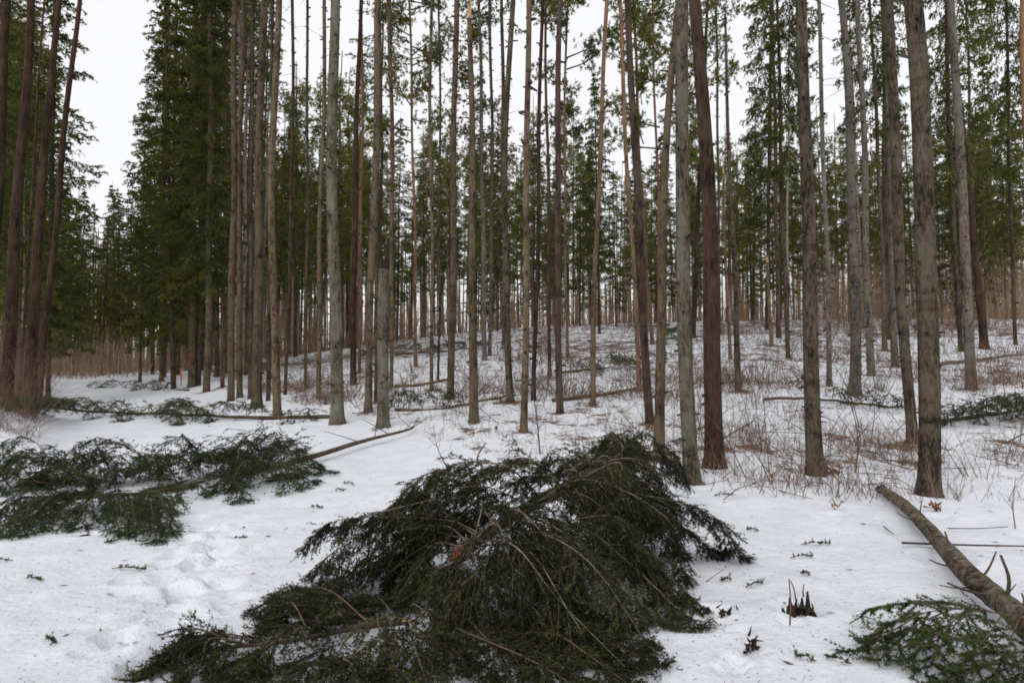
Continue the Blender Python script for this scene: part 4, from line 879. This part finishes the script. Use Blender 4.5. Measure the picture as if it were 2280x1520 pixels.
sapling('bent bare shrub in front of the snapped trunk', [(1000, 1048), (975, 1000), (965, 950)], .008, 7, M_TWIG, 'bare_shrub', 'shrub')
sapling('bare forked sapling between the lone brown trunk and the dark-footed spruce', [(1903, 1062), (1910, 1000), (1905, 940), (1890, 890)], .012, 7, M_TWIG)
sapling('thin curved sapling arching over the slope behind the lone brown trunk', [(1915, 960), (1890, 870), (1850, 800)], .01, 4, M_TWIG)
sapling('upright reddish sapling left of the lone brown trunk', [(1714, 1060), (1705, 960), (1700, 880)], .008, 7, M_TWIG)
sapling('slender crooked stem leaning across the red pine at the far right', [(2300, 690), (2240, 640), (2180, 595)], .03, 2, M_STUB, 'leaning_stem', 'stem')
sapling('arched thin branch tangle right of the stoutest brown trunk', [(2110, 1020), (2180, 1055), (2280, 1080)], .012, 6, M_TWIG, 'fallen_branch', 'branch')
sapling('slanting stick at the right edge above the branch tangle', [(2228, 995), (2260, 975), (2290, 960)], .018, 1, M_STUB, 'broken_stick', 'stick')
sapling('cluster of upright twigs at the right picture edge above the log', [(2262, 1190), (2255, 1120), (2262, 1060)], .006, 8, M_TWIG, 'bare_shrub', 'shrub')
sapling('thin twig bent over the snow right of the big fallen spruce', [(1552, 1310), (1585, 1285), (1618, 1262)], .004, 0, M_TWIG, 'dead_stick', 'stick')
sapling('low tangled shrub on the snow right of the lichen-covered trunk', [(1600, 1125), (1640, 1090), (1690, 1075)], .006, 9, M_TWIG, 'bare_shrub', 'shrub')

# ------------------------------------------------------------------ undergrowth and litter, beyond counting
def brush(X, Y, hgt, r, rg, side=3, lean=.25, seg=3):
    n = len(X); P = [np.stack([X, Y, ground(X, Y) - .03], -1)]
    d = nrm(UP + rg.normal(size=(n, 3)) * lean); S0 = []; S1 = []; R0 = []; R1 = []; TT = []
    tint = np.clip(rg.normal(.5, .2, n), 0, 1)
    for k in range(seg):
        d = nrm(d + rg.normal(size=(n, 3)) * .16); p = P[-1] + d * (hgt / seg)[:, None]; p[:, 2] = np.maximum(p[:, 2], ground(p[:, 0], p[:, 1]) + .02)
        S0.append(P[-1]); S1.append(p); R0.append(r * (1 - k / seg * .7)); R1.append(r * (1 - (k + 1) / seg * .7)); TT.append(tint); P.append(p)
    A = np.stack(P, 1)
    for q in range(side):
        t = rg.uniform(.25, .95, n) * seg; i = np.minimum(t.astype(int), seg - 1); f = (t - i)[:, None]; a = A[np.arange(n), i] * (1 - f) + A[np.arange(n), i + 1] * f
        dd = nrm(nrm(A[np.arange(n), i + 1] - A[np.arange(n), i]) + rg.normal(size=(n, 3)) * .65); l = hgt * rg.uniform(.15, .45, n)
        S0.append(a); S1.append(a + dd * l[:, None]); R0.append(r * .5); R1.append(r * .22); TT.append(tint)
    V, T = sticks(np.concatenate(S0), np.concatenate(S1), np.concatenate(R0), np.concatenate(R1))
    return V, T, np.repeat(np.concatenate(TT), 6)
def scatter(n, ymin, ymax, umin, umax, rg, clump=True, pw=1.0, clear=True):
    Xs, Ys = [], []; got = 0
    while got < n:
        m = n * 3; Y = ymin + (ymax - ymin) * rg.random(m) ** pw; X = rg.uniform(umin, umax, m) * Y
        keep = np.ones(m, bool)
        if clear: keep &= rg.random(m) > clear_zone(X, Y) * 1.02
        if clump: keep &= rg.random(m) < .06 + .95 * smooth(-.2, 1.2, sn(X, Y + 17, .9) + .6 * sn(Y, X, 3.1))
        Xs.append(X[keep]); Ys.append(Y[keep]); got += keep.sum()
    return np.concatenate(Xs)[:n], np.concatenate(Ys)[:n]
def brush_obj(name, label, X, Y, h, r, rg, mat=None, **kw):
    V, T, tv = brush(X, Y, h, r, rg, **kw); tag(obj(name, make_mesh(name, V, T, tv, [mat or M_BRUSH])), label, 'undergrowth', kind='stuff')
rg = np.random.default_rng(41)
X, Y = scatter(4200, 8.3, 20, -.3, .76, rg, pw=1.0)
brush_obj('undergrowth', 'thin reddish twigs and dry stems poking through the snow between the trunks', X, Y, rg.uniform(.12, .75, len(X)) * rg.uniform(.5, 1, len(X)), rg.uniform(.0025, .0052, len(X)), rg, lean=.32)
X, Y = scatter(5000, 16, 48, -.44, .76, rg, pw=1.2)
brush_obj('undergrowth', 'brown twig layer over the snow further up the slope', X, Y, rg.uniform(.2, .9, len(X)), rg.uniform(.006, .012, len(X)), rg, lean=.55, side=2, seg=2)
X, Y = scatter(1300, 12.2, 18, -.82, -.655, rg, clump=True, pw=.55, clear=False)
brush_obj('thicket', 'reddish brush hiding the feet of the left-hand pines', X, Y, rg.uniform(.2, 1.7, len(X)) * smooth(11.5, 15, Y), rg.uniform(.0025, .005, len(X)), rg, lean=.5, side=4, seg=3)
X, Y = scatter(1100, 17, 32, -.78, -.62, rg, clump=False, clear=True)
brush_obj('thicket', 'dense reddish brown brush along the left picture edge', X, Y, rg.uniform(.4, 2.2, len(X)), rg.uniform(.0025, .005, len(X)), rg, lean=.4, side=4, seg=3)
X, Y = scatter(1500, 9, 36, -.3, .76, rg, pw=1.2)
brush_obj('fallen_twigs', 'dead twigs and broken sticks lying crisscross on the snow between the trunks', X, Y, rg.uniform(.25, 1.3, len(X)), rg.uniform(.004, .010, len(X)), rg, lean=3.0, side=1, seg=2)
X, Y = scatter(800, 14, 26, -.44, -.24, rg)
brush_obj('thicket', 'reddish brush at the feet of the dense trunk cluster', X, Y, rg.uniform(.12, .65, len(X)), rg.uniform(.003, .006, len(X)), rg, lean=.6, side=4)
X, Y = scatter(4500, 46, 88, -.75, .76, rg, clump=False, clear=False)
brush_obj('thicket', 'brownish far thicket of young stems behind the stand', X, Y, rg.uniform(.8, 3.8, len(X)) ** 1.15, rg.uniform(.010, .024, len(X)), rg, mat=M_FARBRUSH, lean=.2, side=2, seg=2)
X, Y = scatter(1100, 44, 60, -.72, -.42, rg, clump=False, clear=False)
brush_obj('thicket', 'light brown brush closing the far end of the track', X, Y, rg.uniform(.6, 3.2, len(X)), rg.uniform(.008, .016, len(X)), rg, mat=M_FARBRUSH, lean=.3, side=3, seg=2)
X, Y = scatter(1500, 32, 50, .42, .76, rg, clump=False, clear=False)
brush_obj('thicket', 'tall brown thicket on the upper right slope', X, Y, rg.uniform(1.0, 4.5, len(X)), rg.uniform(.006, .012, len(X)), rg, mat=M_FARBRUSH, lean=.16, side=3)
# needles, bark crumbs and scraps on the snow
n = 11000; Y = 3.2 + 17 * rg.random(n) ** 1.3; X = rg.uniform(-.75, .75, n) * Y; a = rg.uniform(0, 6.28, n); L = rg.uniform(.003, .014, n) * (1 + (rg.random(n) < .06) * 2); wd = L * rg.uniform(.1, .4, n)
k_ = rg.random(n) < .4; Y = np.where(k_, rg.uniform(3.4, 9.5, n), Y); X = np.where(k_, rg.normal(.4, 1.5, n), X); L = np.where(k_, rg.uniform(.006, .016, n), L); wd = np.where(k_, L * .14, wd)
c = np.stack([X, Y, ground(X, Y) + .006], -1); dx = np.stack([np.cos(a), np.sin(a), rg.normal(size=n) * .2], -1) * L[:, None]; dy = np.stack([-np.sin(a), np.cos(a), rg.normal(size=n) * .2], -1) * wd[:, None]
V = np.stack([c - dx, c + dy, c + dx, c - dy], 1).reshape(-1, 3); q = np.arange(n)[:, None] * 4
T = np.concatenate([q + np.array([0, 2, 1]), q + np.array([0, 3, 2])]); 
tag(obj('litter', make_mesh('litter', V, T, np.repeat(rg.random(n), 4), [M_LITTER])), 'fine needles and bark crumbs strewn over the snow', 'litter', kind='stuff')

print('TRIS', sum(len(m.polygons) for m in bpy.data.meshes), 'OBJ', len(scene.objects))
